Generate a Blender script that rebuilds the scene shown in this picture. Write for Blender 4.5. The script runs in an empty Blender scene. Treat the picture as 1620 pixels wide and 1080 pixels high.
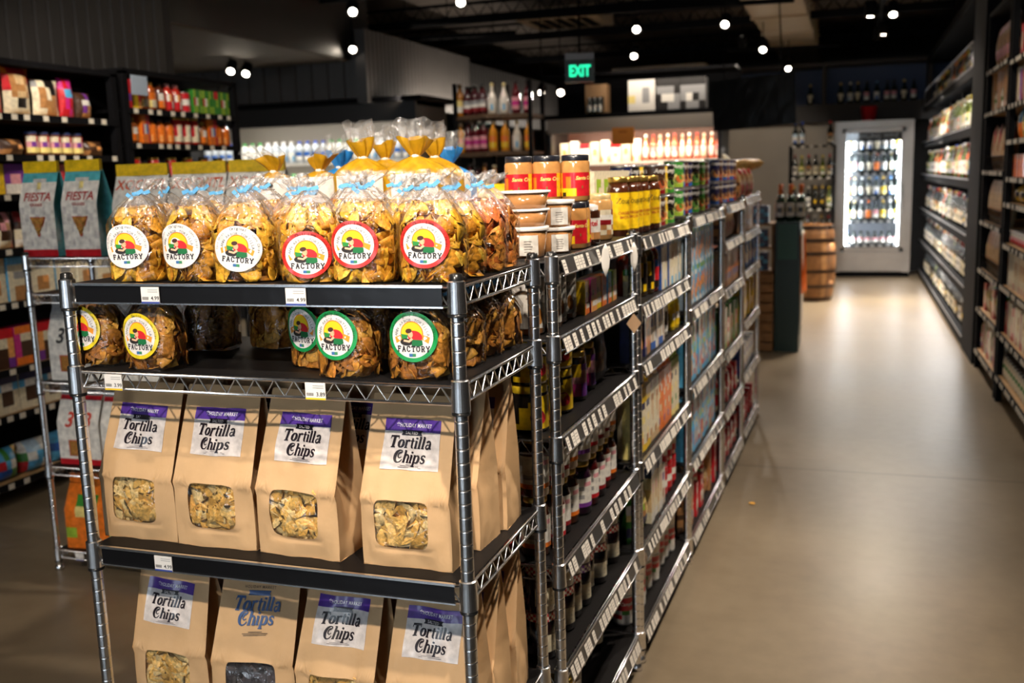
import bpy, math, random
from mathutils import Vector, Matrix, noise
random.seed(7)
SC = bpy.context.scene
COL = SC.collection
PI = math.pi
rnd = random.random
def ru(a, b): return a + (b - a) * rnd()

# ------------------------------------------------------------------ camera
F = 1580.0
VP = (1349.0, 262.0)
HS = -0.031
CAM = Vector((0, 0, 1.57))
_Y = Vector((VP[0] - 810, VP[1] - 540, F)).normalized()
_up = Vector((1, HS, 0)).cross(_Y).normalized()
if _up.y > 0: _up = -_up
_X = _Y.cross(_up).normalized()
# rows of the world->camera rotation
RX = Vector((_X.x, _Y.x, _up.x)); RY = Vector((_X.y, _Y.y, _up.y)); RZ = Vector((_X.z, _Y.z, _up.z))
cd = bpy.data.cameras.new('camera'); cam = bpy.data.objects.new('camera', cd); COL.objects.link(cam)
m = Matrix.Identity(4)
for i in range(3):
    m[i][0] = RX[i]; m[i][1] = -RY[i]; m[i][2] = -RZ[i]; m[i][3] = CAM[i]
cam.matrix_world = m
cd.sensor_width = 36; cd.lens = F * 36 / 1620
cd.clip_start = .05; cd.clip_end = 100
cd.dof.use_dof = True; cd.dof.focus_distance = 1.93; cd.dof.aperture_fstop = 4.0
SC.camera = cam
def ray(px, py):
    a = (px - 810) / F; b = (py - 540) / F
    return RX * a + RY * b + RZ
def at(px, py, X=None, Y=None, Z=None):
    r = ray(px, py)
    t = X / r.x if X is not None else (Y / r.y if Y is not None else (Z - CAM.z) / r.z)
    return CAM + r * t
# ------------------------------------------------------------------ world, exposure, big lights
w = bpy.data.worlds.new('world'); SC.world = w; w.use_nodes = True
w.node_tree.nodes['Background'].inputs[0].default_value = (.55, .6, .7, 1)
w.node_tree.nodes['Background'].inputs[1].default_value = .02
SC.view_settings.view_transform = 'Standard'; SC.view_settings.look = 'None'
SC.view_settings.exposure = 0.0; SC.view_settings.gamma = 1.0
SC.view_settings.use_curve_mapping = False
cy = SC.cycles
cy.max_bounces = 7; cy.diffuse_bounces = 3; cy.glossy_bounces = 3; cy.transmission_bounces = 2
cy.transparent_max_bounces = 14; cy.sample_clamp_indirect = 3; cy.sample_clamp_direct = 0
cy.caustics_reflective = False; cy.caustics_refractive = False
cy.use_denoising = True
WARM = (1, .87, .73); COOLW = (.86, .93, 1)
def light(name, kind, loc, energy, color=WARM, target=None, size=.05, cone=60, blend=.6, sx=None, sy=None, parent=None):
    l = bpy.data.lights.new(name, kind); l.energy = energy; l.color = color
    if kind == 'SPOT':
        l.spot_size = math.radians(cone); l.spot_blend = blend; l.shadow_soft_size = size
    if kind == 'AREA':
        l.shape = 'RECTANGLE'; l.size = sx; l.size_y = sy
    if kind == 'POINT': l.shadow_soft_size = size
    o = bpy.data.objects.new(name, l); COL.objects.link(o); o.location = loc
    if target is not None:
        d = Vector(target) - Vector(loc)
        o.rotation_euler = d.to_track_quat('-Z', 'Y').to_euler()
    return o

# ------------------------------------------------------------------ materials
def lin(c):
    return tuple((x / 12.92 if x <= .04045 else ((x + .055) / 1.055) ** 2.4) for x in c)
def C(h):
    return lin((int(h[0:2], 16) / 255, int(h[2:4], 16) / 255, int(h[4:6], 16) / 255))
MATS = {}
def mat(name, color=None, rough=.5, metal=0, attr=False, coat=0, bump=None, var=None, emit=None, spec=.5, trans=None):
    m = bpy.data.materials.new(name); m.use_nodes = True
    nt = m.node_tree; N = nt.nodes; L = nt.links; b = N['Principled BSDF']
    b.inputs['Roughness'].default_value = rough; b.inputs['Metallic'].default_value = metal
    b.inputs['Coat Weight'].default_value = coat; b.inputs['Specular IOR Level'].default_value = spec
    b.inputs['Coat Roughness'].default_value = .08
    src = None
    if attr:
        a = N.new('ShaderNodeVertexColor'); a.layer_name = 'Col'; src = a.outputs[0]
    else:
        b.inputs['Base Color'].default_value = (*color, 1)
        r = N.new('ShaderNodeRGB'); r.outputs[0].default_value = (*color, 1); src = r.outputs[0]
    tc = N.new('ShaderNodeTexCoord')
    if var:
        sc, amt = var[:2]
        n = N.new('ShaderNodeTexNoise'); n.inputs['Scale'].default_value = sc; n.inputs['Detail'].default_value = 5
        L.new(tc.outputs['Object'], n.inputs['Vector'])
        mp = N.new('ShaderNodeMapRange'); mp.inputs[1].default_value = .3; mp.inputs[2].default_value = .7
        mp.inputs[3].default_value = 1 - amt; mp.inputs[4].default_value = 1 + amt * .5
        L.new(n.outputs['Fac'], mp.inputs[0])
        v = N.new('ShaderNodeVectorMath'); v.operation = 'SCALE'
        L.new(src, v.inputs[0]); L.new(mp.outputs[0], v.inputs['Scale']); src = v.outputs[0]
    L.new(src, b.inputs['Base Color'])
    if bump:
        sc, st, di = bump
        n = N.new('ShaderNodeTexNoise'); n.inputs['Scale'].default_value = sc; n.inputs['Detail'].default_value = 4
        L.new(tc.outputs['Object'], n.inputs['Vector'])
        bp = N.new('ShaderNodeBump'); bp.inputs['Strength'].default_value = st; bp.inputs['Distance'].default_value = di
        L.new(n.outputs['Fac'], bp.inputs['Height']); L.new(bp.outputs[0], b.inputs['Normal'])
    if emit:
        b.inputs['Emission Color'].default_value = (*emit[0], 1); b.inputs['Emission Strength'].default_value = emit[1]
        if emit[0] == 'attr': pass
    MATS[name] = m
    return m
mat('paper', attr=True, rough=.55)
mat('gloss', attr=True, rough=.28, coat=.2, var=(70, .22))
mat('pack', attr=True, rough=.33, coat=.3, var=(45, .3), bump=(22, .5, .006))
mat('jar', attr=True, rough=.16, coat=.8, var=(30, .25))
mat('plastic', attr=True, rough=.4)
mat('foil', attr=True, rough=.28, metal=.9)
mat('chip', attr=True, rough=.6, var=(150, .42), bump=(160, .7, .002))
mat('kraft', attr=True, rough=.62, var=(14, .09), bump=(9, .35, .012), spec=.35)
mat('chrome', (.9, .9, .91), rough=.27, metal=1, var=(60, .12))
mat('chrome_dull', (.36, .36, .37), rough=.34, metal=1, var=(60, .3))
mat('blackmetal', (.005, .005, .006), rough=.7, var=(20, .2), spec=.08)
mat('blackmat', (.01, .009, .009), rough=.45, bump=(4, .2, .01), spec=.1)
mat('blackstrip', (.006, .006, .007), rough=.3, bump=(6, .3, .01), spec=.3)
mat('steel', (.42, .38, .34), rough=.34, metal=1, var=(3, .12))
mat('wood', attr=True, rough=.6, var=(12, .35), bump=(40, .4, .003))
mat('lamp', (1, 1, 1), emit=((1, .86, .68), 45))
mat('lampcool', (1, 1, 1), emit=((.92, .96, 1), 5))
mat('ledcool', (1, 1, 1), emit=((.95, .95, .95), 22))
mat('ledwarm', (1, 1, 1), emit=((1, .82, .6), 9))
mat('exitgreen', (0, .5, .2), emit=((.02, .85, .42), 1.6))
mat('daylight', (1, 1, 1), emit=((.76, .88, 1), 7))
mat('blackpanel', (.006, .006, .006), rough=.2, bump=(3, .5, .03), spec=.18)
mat('ledcooler', (1, 1, 1), emit=((.88, .95, 1), 34))

def film(name, haze, rough, bs, tint=(1, 1, 1), bscale=34):
    m = bpy.data.materials.new(name); m.use_nodes = True; nt = m.node_tree; N = nt.nodes; L = nt.links
    N.remove(N['Principled BSDF']); out = N['Material Output']
    t = N.new('ShaderNodeBsdfTransparent'); t.inputs[0].default_value = (*tint, 1)
    g = N.new('ShaderNodeBsdfGlossy'); g.inputs['Roughness'].default_value = rough
    d = N.new('ShaderNodeBsdfDiffuse'); d.inputs[0].default_value = (.85, .83, .8, 1)
    n = N.new('ShaderNodeTexNoise'); n.inputs['Scale'].default_value = bscale; n.inputs['Detail'].default_value = 3
    n.inputs['Distortion'].default_value = 1.2
    tc = N.new('ShaderNodeTexCoord'); L.new(tc.outputs['Object'], n.inputs['Vector'])
    bp = N.new('ShaderNodeBump'); bp.inputs['Strength'].default_value = bs; bp.inputs['Distance'].default_value = .01
    L.new(n.outputs['Fac'], bp.inputs['Height'])
    L.new(bp.outputs[0], g.inputs['Normal'])
    fr = N.new('ShaderNodeLayerWeight'); fr.inputs[0].default_value = .35; L.new(bp.outputs[0], fr.inputs['Normal'])
    mr = N.new('ShaderNodeMapRange'); mr.inputs[3].default_value = .045; mr.inputs[4].default_value = .5
    L.new(fr.outputs['Facing'], mr.inputs[0])
    m1 = N.new('ShaderNodeMixShader'); m1.inputs[0].default_value = haze
    L.new(t.outputs[0], m1.inputs[1]); L.new(d.outputs[0], m1.inputs[2])
    m2 = N.new('ShaderNodeMixShader'); L.new(mr.outputs[0], m2.inputs[0])
    L.new(m1.outputs[0], m2.inputs[1]); L.new(g.outputs[0], m2.inputs[2]); L.new(m2.outputs[0], out.inputs['Surface'])
    MATS[name] = m
film('film', .0, .12, .9)
film('filmtop', .07, .13, 1.0)
film('windowfilm', .02, .1, .5)
film('glasspane', .0, .02, .0)

def floor_mat():
    m = mat('concrete', (.2, .165, .12), rough=.3)
    nt = m.node_tree; N = nt.nodes; L = nt.links; b = N['Principled BSDF']
    tc = N.new('ShaderNodeTexCoord')
    n1 = N.new('ShaderNodeTexNoise'); n1.inputs['Scale'].default_value = 1.1; n1.inputs['Detail'].default_value = 8; n1.inputs['Roughness'].default_value = .62
    n2 = N.new('ShaderNodeTexNoise'); n2.inputs['Scale'].default_value = 14; n2.inputs['Detail'].default_value = 6
    L.new(tc.outputs['Object'], n1.inputs[0]); L.new(tc.outputs['Object'], n2.inputs[0])
    mx = N.new('ShaderNodeMix'); mx.data_type = 'FLOAT'; mx.inputs[0].default_value = .3
    L.new(n1.outputs[0], mx.inputs[2]); L.new(n2.outputs[0], mx.inputs[3])
    cr = N.new('ShaderNodeValToRGB'); e = cr.color_ramp.elements
    e[0].position = .35; e[0].color = (.140, .103, .062, 1); e[1].position = .66; e[1].color = (.205, .158, .1, 1)
    L.new(mx.outputs[0], cr.inputs[0])
    # saw-cut joints
    br = N.new('ShaderNodeTexBrick'); br.offset = 0; br.inputs['Scale'].default_value = 1
    br.inputs['Color1'].default_value = (1, 1, 1, 1); br.inputs['Color2'].default_value = (1, 1, 1, 1); br.inputs['Mortar'].default_value = (.45, .45, .45, 1)
    br.inputs['Mortar Size'].default_value = .009; br.inputs['Brick Width'].default_value = 4.6; br.inputs['Row Height'].default_value = 4.6
    mp = N.new('ShaderNodeMapping'); mp.inputs['Location'].default_value = (1.7, -.7, 0)
    L.new(tc.outputs['Object'], mp.inputs[0]); L.new(mp.outputs[0], br.inputs['Vector'])
    ml = N.new('ShaderNodeMix'); ml.data_type = 'RGBA'; ml.blend_type = 'MULTIPLY'; ml.inputs[0].default_value = 1
    L.new(cr.outputs[0], ml.inputs[6]); L.new(br.outputs[0], ml.inputs[7]); L.new(ml.outputs[2], b.inputs['Base Color'])
    mr = N.new('ShaderNodeMapRange'); mr.inputs[1].default_value = .3; mr.inputs[2].default_value = .7; mr.inputs[3].default_value = .30; mr.inputs[4].default_value = .37
    L.new(n1.outputs[0], mr.inputs[0]); L.new(mr.outputs[0], b.inputs['Roughness'])
    bp = N.new('ShaderNodeBump'); bp.inputs['Strength'].default_value = .04; bp.inputs['Distance'].default_value = .01
    L.new(mx.outputs[0], bp.inputs['Height']); L.new(bp.outputs[0], b.inputs['Normal'])
floor_mat()
def ribbed(name, color, scale, axis, rough=.5, metal=0, bstr=.8):
    m = mat(name, color, rough=rough, metal=metal, var=(3, .15)); nt = m.node_tree; N = nt.nodes; L = nt.links; b = N['Principled BSDF']
    tc = N.new('ShaderNodeTexCoord'); wv = N.new('ShaderNodeTexWave'); wv.bands_direction = axis; wv.wave_profile = 'SIN'
    wv.inputs['Scale'].default_value = scale
    L.new(tc.outputs['Object'], wv.inputs[0])
    bp = N.new('ShaderNodeBump'); bp.inputs['Strength'].default_value = bstr; bp.inputs['Distance'].default_value = .04
    L.new(wv.outputs['Fac'], bp.inputs['Height']); L.new(bp.outputs[0], b.inputs['Normal'])
ribbed('deck', (.11, .092, .078), 1.6, 'Y')
mat('wallpaint', (.035, .032, .031), rough=.7, var=(2, .15))
mat('wallbeige', (.40, .36, .30), rough=.7, var=(2, .08))
mat('panelgrey', (.08, .073, .068), rough=.45, var=(3, .12))
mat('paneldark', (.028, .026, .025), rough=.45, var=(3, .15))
mat('ductbeige', (.46, .38, .28), rough=.6, var=(1.5, .1))
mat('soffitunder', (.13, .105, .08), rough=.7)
mat('wallblue', (.045, .075, .16), rough=.6)

# ------------------------------------------------------------------ mesh builder
WHITE = (.8, .78, .75); BLACK = (.012, .012, .012)
_tc = {}
def textpoly(s, bold=0.0, shear=0.0, spacing=1.0):
    k = (s, bold, shear, spacing)
    if k not in _tc:
        cu = bpy.data.curves.new('t', 'FONT'); cu.body = s; cu.size = 1; cu.align_x = 'CENTER'; cu.align_y = 'CENTER'
        cu.offset = bold; cu.shear = shear; cu.resolution_u = 2; cu.space_character = spacing
        o = bpy.data.objects.new('t', cu)
        me = bpy.data.meshes.new_from_object(o)
        _tc[k] = ([(v.co.x, v.co.y) for v in me.vertices], [tuple(p.vertices) for p in me.polygons])
        bpy.data.objects.remove(o); bpy.data.curves.remove(cu); bpy.data.meshes.remove(me)
    return _tc[k]

class B:
    def __init__(s): s.v = []; s.f = []; s.c = []; s.m = []; s.s = []
    def add(s, vs, fs, col=WHITE, mat='paper', smooth=False):
        o = len(s.v); s.v.extend(tuple(v) for v in vs)
        cl = isinstance(col, list)
        for i, f in enumerate(fs):
            s.f.append(tuple(o + k for k in f)); s.c.append(col[i] if cl else col); s.m.append(mat); s.s.append(smooth)
        return s
    def box(s, c, d, col=WHITE, mat='paper', rz=0, rot=None):
        x, y, z = d[0] / 2, d[1] / 2, d[2] / 2
        vs = [Vector((a, b_, e)) for e in (-z, z) for a, b_ in ((-x, -y), (x, -y), (x, y), (-x, y))]
        R = rot if rot is not None else Matrix.Rotation(rz, 3, 'Z')
        vs = [R @ v + Vector(c) for v in vs]
        return s.add(vs, [(3, 2, 1, 0), (4, 5, 6, 7), (0, 1, 5, 4), (1, 2, 6, 5), (2, 3, 7, 6), (3, 0, 4, 7)], col, mat)
    def grid(s, fn, nu, nv, col=WHITE, mat='paper', smooth=True, closed=False, pat=None, pal=None):
        """fn(u,v) with u,v in 0..1"""
        uu = nu if closed else nu + 1
        vs = [fn(i / nu, j / nv) for j in range(nv + 1) for i in range(uu)]
        fs = []; cs = []
        for j in range(nv):
            for i in range(nu):
                a = j * uu + i; b_ = j * uu + (i + 1) % uu
                fs.append((a, b_, b_ + uu, a + uu))
                if pat:
                    row = pat[len(pat) - 1 - int((j + .5) / nv * len(pat))]
                    cs.append(pal[row[int((i + .5) / nu * len(row))]])
        return s.add(vs, fs, cs if pat else col, mat, smooth)
    def lathe(s, prof, n=20, col=WHITE, mat='gloss', c=(0, 0, 0), sx=1, sy=1, smooth=True, cols=None, caps=True, axis=None):
        vs = []; fs = []; cs = []
        T = axis if axis is not None else Matrix.Identity(3)
        for r, z in prof:
            for i in range(n):
                a = 2 * PI * i / n
                vs.append(T @ Vector((r * math.cos(a) * sx, r * math.sin(a) * sy, z)) + Vector(c))
        for j in range(len(prof) - 1):
            for i in range(n):
                k = (i + 1) % n
                fs.append((j * n + i, j * n + k, (j + 1) * n + k, (j + 1) * n + i)); cs.append(cols[j] if cols else col)
        if caps:
            fs.append(tuple(range(n - 1, -1, -1))); cs.append(cols[0] if cols else col)
            o = (len(prof) - 1) * n
            fs.append(tuple(range(o, o + n))); cs.append(cols[-1] if cols else col)
        return s.add(vs, fs, cs, mat, smooth)
    def tube(s, pts, r, n=6, col=WHITE, mat='chrome', closed=False):
        pts = [Vector(p) for p in pts]; vs = []; fs = []
        N = len(pts)
        for i, p in enumerate(pts):
            d = (pts[min(i + 1, N - 1)] - pts[max(i - 1, 0)])
            if d.length < 1e-9: d = Vector((0, 0, 1))
            d.normalize(); a = Vector((0, 0, 1)) if abs(d.z) < .9 else Vector((1, 0, 0))
            u = d.cross(a).normalized(); w_ = d.cross(u)
            for k in range(n):
                t = 2 * PI * k / n; vs.append(p + (u * math.cos(t) + w_ * math.sin(t)) * r)
        for i in range(N - 1):
            for k in range(n):
                q = (k + 1) % n; fs.append((i * n + k, i * n + q, (i + 1) * n + q, (i + 1) * n + k))
        fs.append(tuple(range(n))); fs.append(tuple(range((N - 1) * n + n - 1, (N - 1) * n - 1, -1)))
        return s.add(vs, fs, col, mat, True)
    def poly(s, pts, fn, col, mat='paper'):
        return s.add([fn(x, y) for x, y in pts], [tuple(range(len(pts)))], col, mat)
    def text(s, st, fn, size, col=BLACK, mat='paper', cx=0, cy=0, bold=0, shear=0, spacing=1, width=None):
        vs, fs = textpoly(st, bold, shear, spacing)
        if not vs: return s
        k = size; kx = k
        if width:
            xs = [v[0] for v in vs]; kx = width / (max(xs) - min(xs))
        return s.add([fn(cx + x * kx, cy + y * k) for x, y in vs], fs, col, mat)
    def stroke(s, pts, fn, col=BLACK, mat='paper'):
        vs = []; N = len(pts)
        for i, (x, y, w_) in enumerate(pts):
            a = pts[max(i - 1, 0)]; b_ = pts[min(i + 1, N - 1)]
            dx, dy = b_[0] - a[0], b_[1] - a[1]; l = math.hypot(dx, dy) or 1
            nx, ny = -dy / l * w_ / 2, dx / l * w_ / 2
            vs += [fn(x - nx, y - ny), fn(x + nx, y + ny)]
        return s.add(vs, [(2 * i, 2 * i + 2, 2 * i + 3, 2 * i + 1) for i in range(N - 1)], col, mat)
    def mesh(s, name='m'):
        me = bpy.data.meshes.new(name); me.from_pydata(s.v, [], s.f)
        names = []
        for x in s.m:
            if x not in names: names.append(x)
        for x in names: me.materials.append(MATS[x])
        ix = {x: i for i, x in enumerate(names)}
        me.polygons.foreach_set('material_index', [ix[x] for x in s.m])
        me.polygons.foreach_set('use_smooth', s.s)
        ca = me.color_attributes.new('Col', 'FLOAT_COLOR', 'CORNER')
        data = []
        for f, c in zip(s.f, s.c):
            data.extend((c[0], c[1], c[2], 1.0) * len(f))
        ca.data.foreach_set('color', data)
        me.update(); return me

# ------------------------------------------------------------------ objects
def link(name, data, loc=(0, 0, 0), rot=(0, 0, 0), parent=None, scale=None):
    o = bpy.data.objects.new(name, data); COL.objects.link(o)
    o.location = loc; o.rotation_euler = rot
    if scale is not None: o.scale = (scale,) * 3 if not isinstance(scale, tuple) else scale
    if parent: o.parent = parent
    return o
USED = {}
def props(o, label, cat, group=None, kind=None):
    if label in USED and not group: print('DUPLABEL', label)
    USED[label] = 1
    n = len(label.split())
    if n < 4 or n > 16: print('LABELLEN', n, label)
    o['label'] = label; o['category'] = cat
    if group: o['group'] = group
    if kind: o['kind'] = kind
def proto(*parts):
    """parts: (name, B or mesh[, [(name, B)...]][, label])"""
    out = []
    for p in parts:
        me = p[1].mesh(p[0]) if isinstance(p[1], B) else p[1]
        ch = [(q[0], q[1].mesh(q[0]) if isinstance(q[1], B) else q[1]) for q in (p[2] if len(p) > 2 else [])]
        out.append((p[0], me, ch))
    return out
def put(pr, name, loc, label, cat, rz=0, group=None, rx=0, ry=0, scale=None, single=False):
    rot = (rx, ry, rz)
    if len(pr) == 1 and not pr[0][2]:
        r = link(name, pr[0][1], loc, rot, None, scale)
    else:
        r = link(name, None, loc, rot, None, scale); r.empty_display_size = .05
        for n, me, ch in pr:
            c = link(n, me, parent=r)
            for n2, me2 in ch: link(n2, me2, parent=c)
    props(r, label, cat, group)
    return r
def struct(name, b):
    o = link(name, b.mesh(name)); o['kind'] = 'structure'; return o
OR = ['first', 'second', 'third', 'fourth', 'fifth', 'sixth', 'seventh', 'eighth', 'ninth', 'tenth', 'eleventh', 'twelfth', 'thirteenth', 'fourteenth', 'fifteenth', 'sixteenth', 'seventeenth', 'eighteenth', 'nineteenth', 'twentieth']
_tn = ['', '', 'twenty', 'thirty', 'forty', 'fifty']
def od(i):
    if i < 20: return OR[i]
    k = i + 1
    return {30: 'thirtieth', 40: 'fortieth', 50: 'fiftieth'}[k] if k % 10 == 0 else _tn[k // 10] + '-' + OR[k % 10 - 1]

# ------------------------------------------------------------------ room shell
CZ = 3.7
b = B(); b.box((-4.5, 8.5, -.05), (14, 26, .1), mat='concrete'); struct('floor', b)
b = B(); b.box((-4.5, 8.5, CZ + .05), (14, 26, .1), mat='deck'); struct('ceiling', b)
b = B(); b.box((1.62, 8.5, CZ / 2), (.1, 26, CZ), mat='wallpaint'); struct('wall_right', b)
b = B(); b.box((-4.5, 21.4, CZ / 2), (14, .1, CZ), mat='wallpaint'); struct('wall_back', b)
b = B(); b.box((-4.5, -4.4, CZ / 2), (14, .1, CZ), mat='wallpaint'); struct('wall_front', b)
for i, x in enumerate((-8.2, -5.6, -3.0, -.4)):          # daylight shop windows behind the photographer
    b = B(); b.box((x, -4.33, 1.55), (1.1, .01, 2.3), mat='daylight')
    for dx in (-.58, 0, .58): b.box((x + dx, -4.32, 1.55), (.06, .06, 2.42), mat='blackmetal')
    for z in (.37, 1.9, 2.73): b.box((x, -4.32, z), (1.22, .06, .06), mat='blackmetal')
    struct('window_%d' % (i + 1), b)
light('window_daylight', 'AREA', (-3.6, -4.2, 1.7), 12, (.84, .92, 1), (-3.0, 3, 1.3), sx=7.5, sy=2.2)
b = B(); b.box((-11.4, 8.5, CZ / 2), (.1, 26, CZ), mat='wallpaint'); struct('wall_left', b)
# ribbed panelled wall behind the left shelves
def ribpanel(p0, p1, z0, z1, m_, pitch=.1, seams=(), depth=.02, t=.12):
    """vertical ribbed panel between two plan points, front on the right-hand side of p0->p1"""
    p0 = Vector((*p0, 0)); p1 = Vector((*p1, 0)); d = (p1 - p0); Ln = d.length; d.normalize(); nrm = Vector((d.y, -d.x, 0))
    b = B(); prof = []
    k = int(Ln / pitch)
    for i in range(k):
        a = i * pitch
        prof += [(a, 0), (a + pitch * .72, 0), (a + pitch * .78, -depth), (a + pitch * .94, -depth)]
    prof += [(Ln, 0)]
    def P(s_, o, z): return tuple(p0 + d * s_ + nrm * o + Vector((0, 0, z)))
    vs = []; fs = []
    for s_, o in prof: vs += [P(s_, o, z0), P(s_, o, z1)]
    for i in range(len(prof) - 1): fs.append((2 * i, 2 * i + 2, 2 * i + 3, 2 * i + 1))
    b.add(vs, fs, WHITE, m_)
    b.add([P(0, 0, z0), P(Ln, 0, z0), P(Ln, -t, z0), P(0, -t, z0), P(0, 0, z1), P(Ln, 0, z1), P(Ln, -t, z1), P(0, -t, z1)],
          [(0, 3, 2, 1), (4, 5, 6, 7), (1, 2, 6, 5), (2, 3, 7, 6), (3, 0, 4, 7)], WHITE, m_)
    return b
b = ribpanel((-4.6, -4.3), (-4.6, 6.2), 0.0, CZ, 'paneldark', .11, t=.3)
o = struct('wall_partition', b)
# smooth soffit beyond it, warm underside
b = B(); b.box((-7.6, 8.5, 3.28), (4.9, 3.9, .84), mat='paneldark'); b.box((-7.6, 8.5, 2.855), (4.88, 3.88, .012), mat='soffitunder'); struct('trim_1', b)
# panelled bulkhead blocks above the chilled cases
b = ribpanel((-7.4, 10.0), (-4.95, 10.0), 2.46, 3.05, 'panelgrey', .2); struct('wall_bulkhead_front', b)
b = ribpanel((-4.93, 9.9), (-4.93, 13.0), 2.40, 3.16, 'panelgrey', .1); struct('wall_bulkhead_side', b)
b = ribpanel((-5.0, 13.0), (-5.0, 20.5), 2.33, 3.12, 'paneldark', .12); struct('wall_bulkhead_rear', b)
b = B()
for k in range(4): b.box((-6.35 + k * .18, 10.4, 2.5), (.06, .06, .55), mat='panelgrey')
b.box((-6.08, 10.43, 2.24), (.75, .08, .03), mat='paneldark'); b.box((-6.08, 10.43, 2.76), (.75, .08, .03), mat='paneldark')
# beige wall at the end of the aisle and bulkhead with bottle ledge
BY = 15.55
b = B(); b.box((-1.2, BY + .1, 1.1), (1.95, .2, 2.2), mat='wallbeige'); struct('wall_end', b)
b = B(); b.box((.4, BY + .45, 1.15), (1.9, .2, 2.3), mat='wallpaint'); struct('wall_end_niche', b)
b = B(); b.box((-.25, BY + .2, 2.33), (3.9, .6, .26), mat='wallpaint')
b.box((-.25, BY + .45, 2.72), (3.9, .1, .56), mat='wallblue'); b.box((-.25, BY + .2, 3.02), (3.9, .6, .05), mat='wallpaint')
for x in (-2.18, -.42, 1.0): b.box((x, BY + .2, 2.73), (.05, .58, .54), mat='wallpaint')
struct('trim_2', b)
# dark pillar at the near end of the wine wall
b = B(); b.box((1.2, 8.86, CZ / 2), (.56, .78, CZ), mat='blackmetal'); struct('wall_pillar', b)
b = B(); b.box((1.255, 12.3, 2.98), (.62, 6.1, .08), mat='blackmetal'); b.box((1.255, 12.3, .05), (.56, 6.1, .06), mat='blackmetal'); struct('trim_3', b)
# ceiling services: duct and joists
b = B(); b.box((-.84, 15.0, 3.48), (.62, 8.0, .36), mat='ductbeige')
for y in (12.4, 13.9, 15.4): b.box((-.84, y, 3.48), (.66, .05, .4), mat='ductbeige')
o = link('air_duct', b.mesh('air_duct')); props(o, 'long beige rectangular air duct hanging under the dark ceiling', 'duct')
b = B(); b.box((-3.3, 12.0, 3.42), (.95, .95, .12), mat='ductbeige')
for k in range(5): b.box((-3.6 + k * .15, 12.0, 3.355), (.1, .7, .01), mat='blackmetal')
o = link('ceiling_vent', b.mesh('ceiling_vent')); props(o, 'square beige ceiling vent with dark slots above the spirits rack', 'vent')
b = B(); b.box((-2.6, 14.6, 2.99), (1.3, .8, .06), mat='ductbeige')
o = link('ceiling_vent', b.mesh('ceiling_vent2')); props(o, 'flat beige ceiling panel above the boxes on the rose wine cooler', 'vent')
for i, (y, z) in enumerate(((7.2, 3.35), (9.4, 3.4), (11.3, 3.38), (13.2, 3.4), (16.2, 3.45))):
    b = B(); b.box((-4.2, y, z), (10.6, .05, .09), mat='blackmetal'); b.box((-4.2, y, z + .18), (10.6, .05, .03), mat='blackmetal')
    for k in range(50):
        x0 = -9.4 + k * .21; b.tube([(x0, y, z + .03), (x0 + .105, y, z + .17), (x0 + .21, y, z + .03)], .008, 4, mat='blackmetal')
    o = struct('ceiling_joist', b); o.name = 'ceiling_joist'

# ------------------------------------------------------------------ track lights
def spot_proto():
    h = B(); h.lathe([(.018, .14), (.05, .135), (.055, .11), (.055, -.02), (.05, -.02), (.045, .01)], 14, BLACK, 'blackmetal', caps=False)
    a = B(); a.box((0, 0, .5), (.012, .012, 1.0), mat='blackmetal')
    l = B(); l.lathe([(.034, -.012), (.034, -.006)], 16, mat='lamp')
    return h.mesh('housing'), a.mesh('bracket'), l.mesh('lens')
HS_, AR_, LE_ = spot_proto()
def fixture(loc, aim, label, power=None, cone=55, color=WARM, size=.05, top=None):
    r = link('track_spotlight', None, loc); r.empty_display_size = .05
    props(r, label, 'spotlight')
    d = (Vector(aim) - Vector(loc)); q = d.to_track_quat('-Z', 'Y').to_euler()
    h = link('housing', HS_, (0, 0, 0), q, r); link('lens', LE_, (0, 0, 0), (0, 0, 0), h)
    link('bracket', AR_, (0, 0, .06), parent=r, scale=(1, 1, (top or CZ - .005) - loc[2] - .06))
    if power:
        light('lamp_light', 'SPOT', Vector(loc) + d.normalized() * .03, power, color, aim, size, cone)
    return r
# lamps seen in the picture: (px, py, height, aim offset, words)
seen = [(1007, 46, 3.0, (.7, -4), 'bright track spotlight above the exit sign end of the middle track', 70),
        (1147, 38, 3.0, (-.3, -4), 'bright track spotlight high above the near end of the beige duct', 70),
        (1207, 78, 2.98, (-.2, -4), 'bright track spotlight hanging beside the beige duct', 60),
        (1247, 108, 2.92, (.6, -3), 'small spotlight above the black hanging panel', 30),
        (1003, 88, 2.95, (.2, -3), 'spotlight right of the green exit sign', 40),
        (1092, 116, 2.9, (.2, -3), 'small dim spotlight over the boxed wine shelf', 15),
        (857, 146, 2.62, (.9, -4), 'left of two glaring spotlights beside the spirits rack', 60),
        (887, 146, 2.62, (.8, -4), 'right of two glaring spotlights beside the spirits rack', 60),
        (1377, 24, 3.05, (-.1, -.2), 'left of the two top spotlights over the far aisle', 330),
        (1413, 22, 3.05, (.1, -2.0), 'right of the two top spotlights over the far aisle', 120),
        (1398, 53, 3.05, (.0, -.1), 'upper of the two spotlights just above the far aisle track end', 360),
        (1389, 61, 3.03, (-.2, .4), 'lower of the two spotlights just above the far aisle track end', 300),
        (558, 18, 3.05, (2, -4), 'spotlight at the top left over the panelled bulkhead', 60),
        (729, 3, 3.05, (1, -4), 'spotlight half cut by the top edge above the gold bread bags', 60),
        (533, 78, 2.95, (2, -4), 'dimmer spotlight left of the panelled bulkhead corner', 30),
        (558, 78, 2.95, (2, -5), 'bright spotlight in front of the panelled bulkhead corner', 60),
        (365, 112, 2.72, (1, -3), 'dim spotlight beyond the left panelled wall', 8),
        (389, 116, 2.72, (1, -3), 'small bright spotlight beyond the left panelled wall', 20)]
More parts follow.
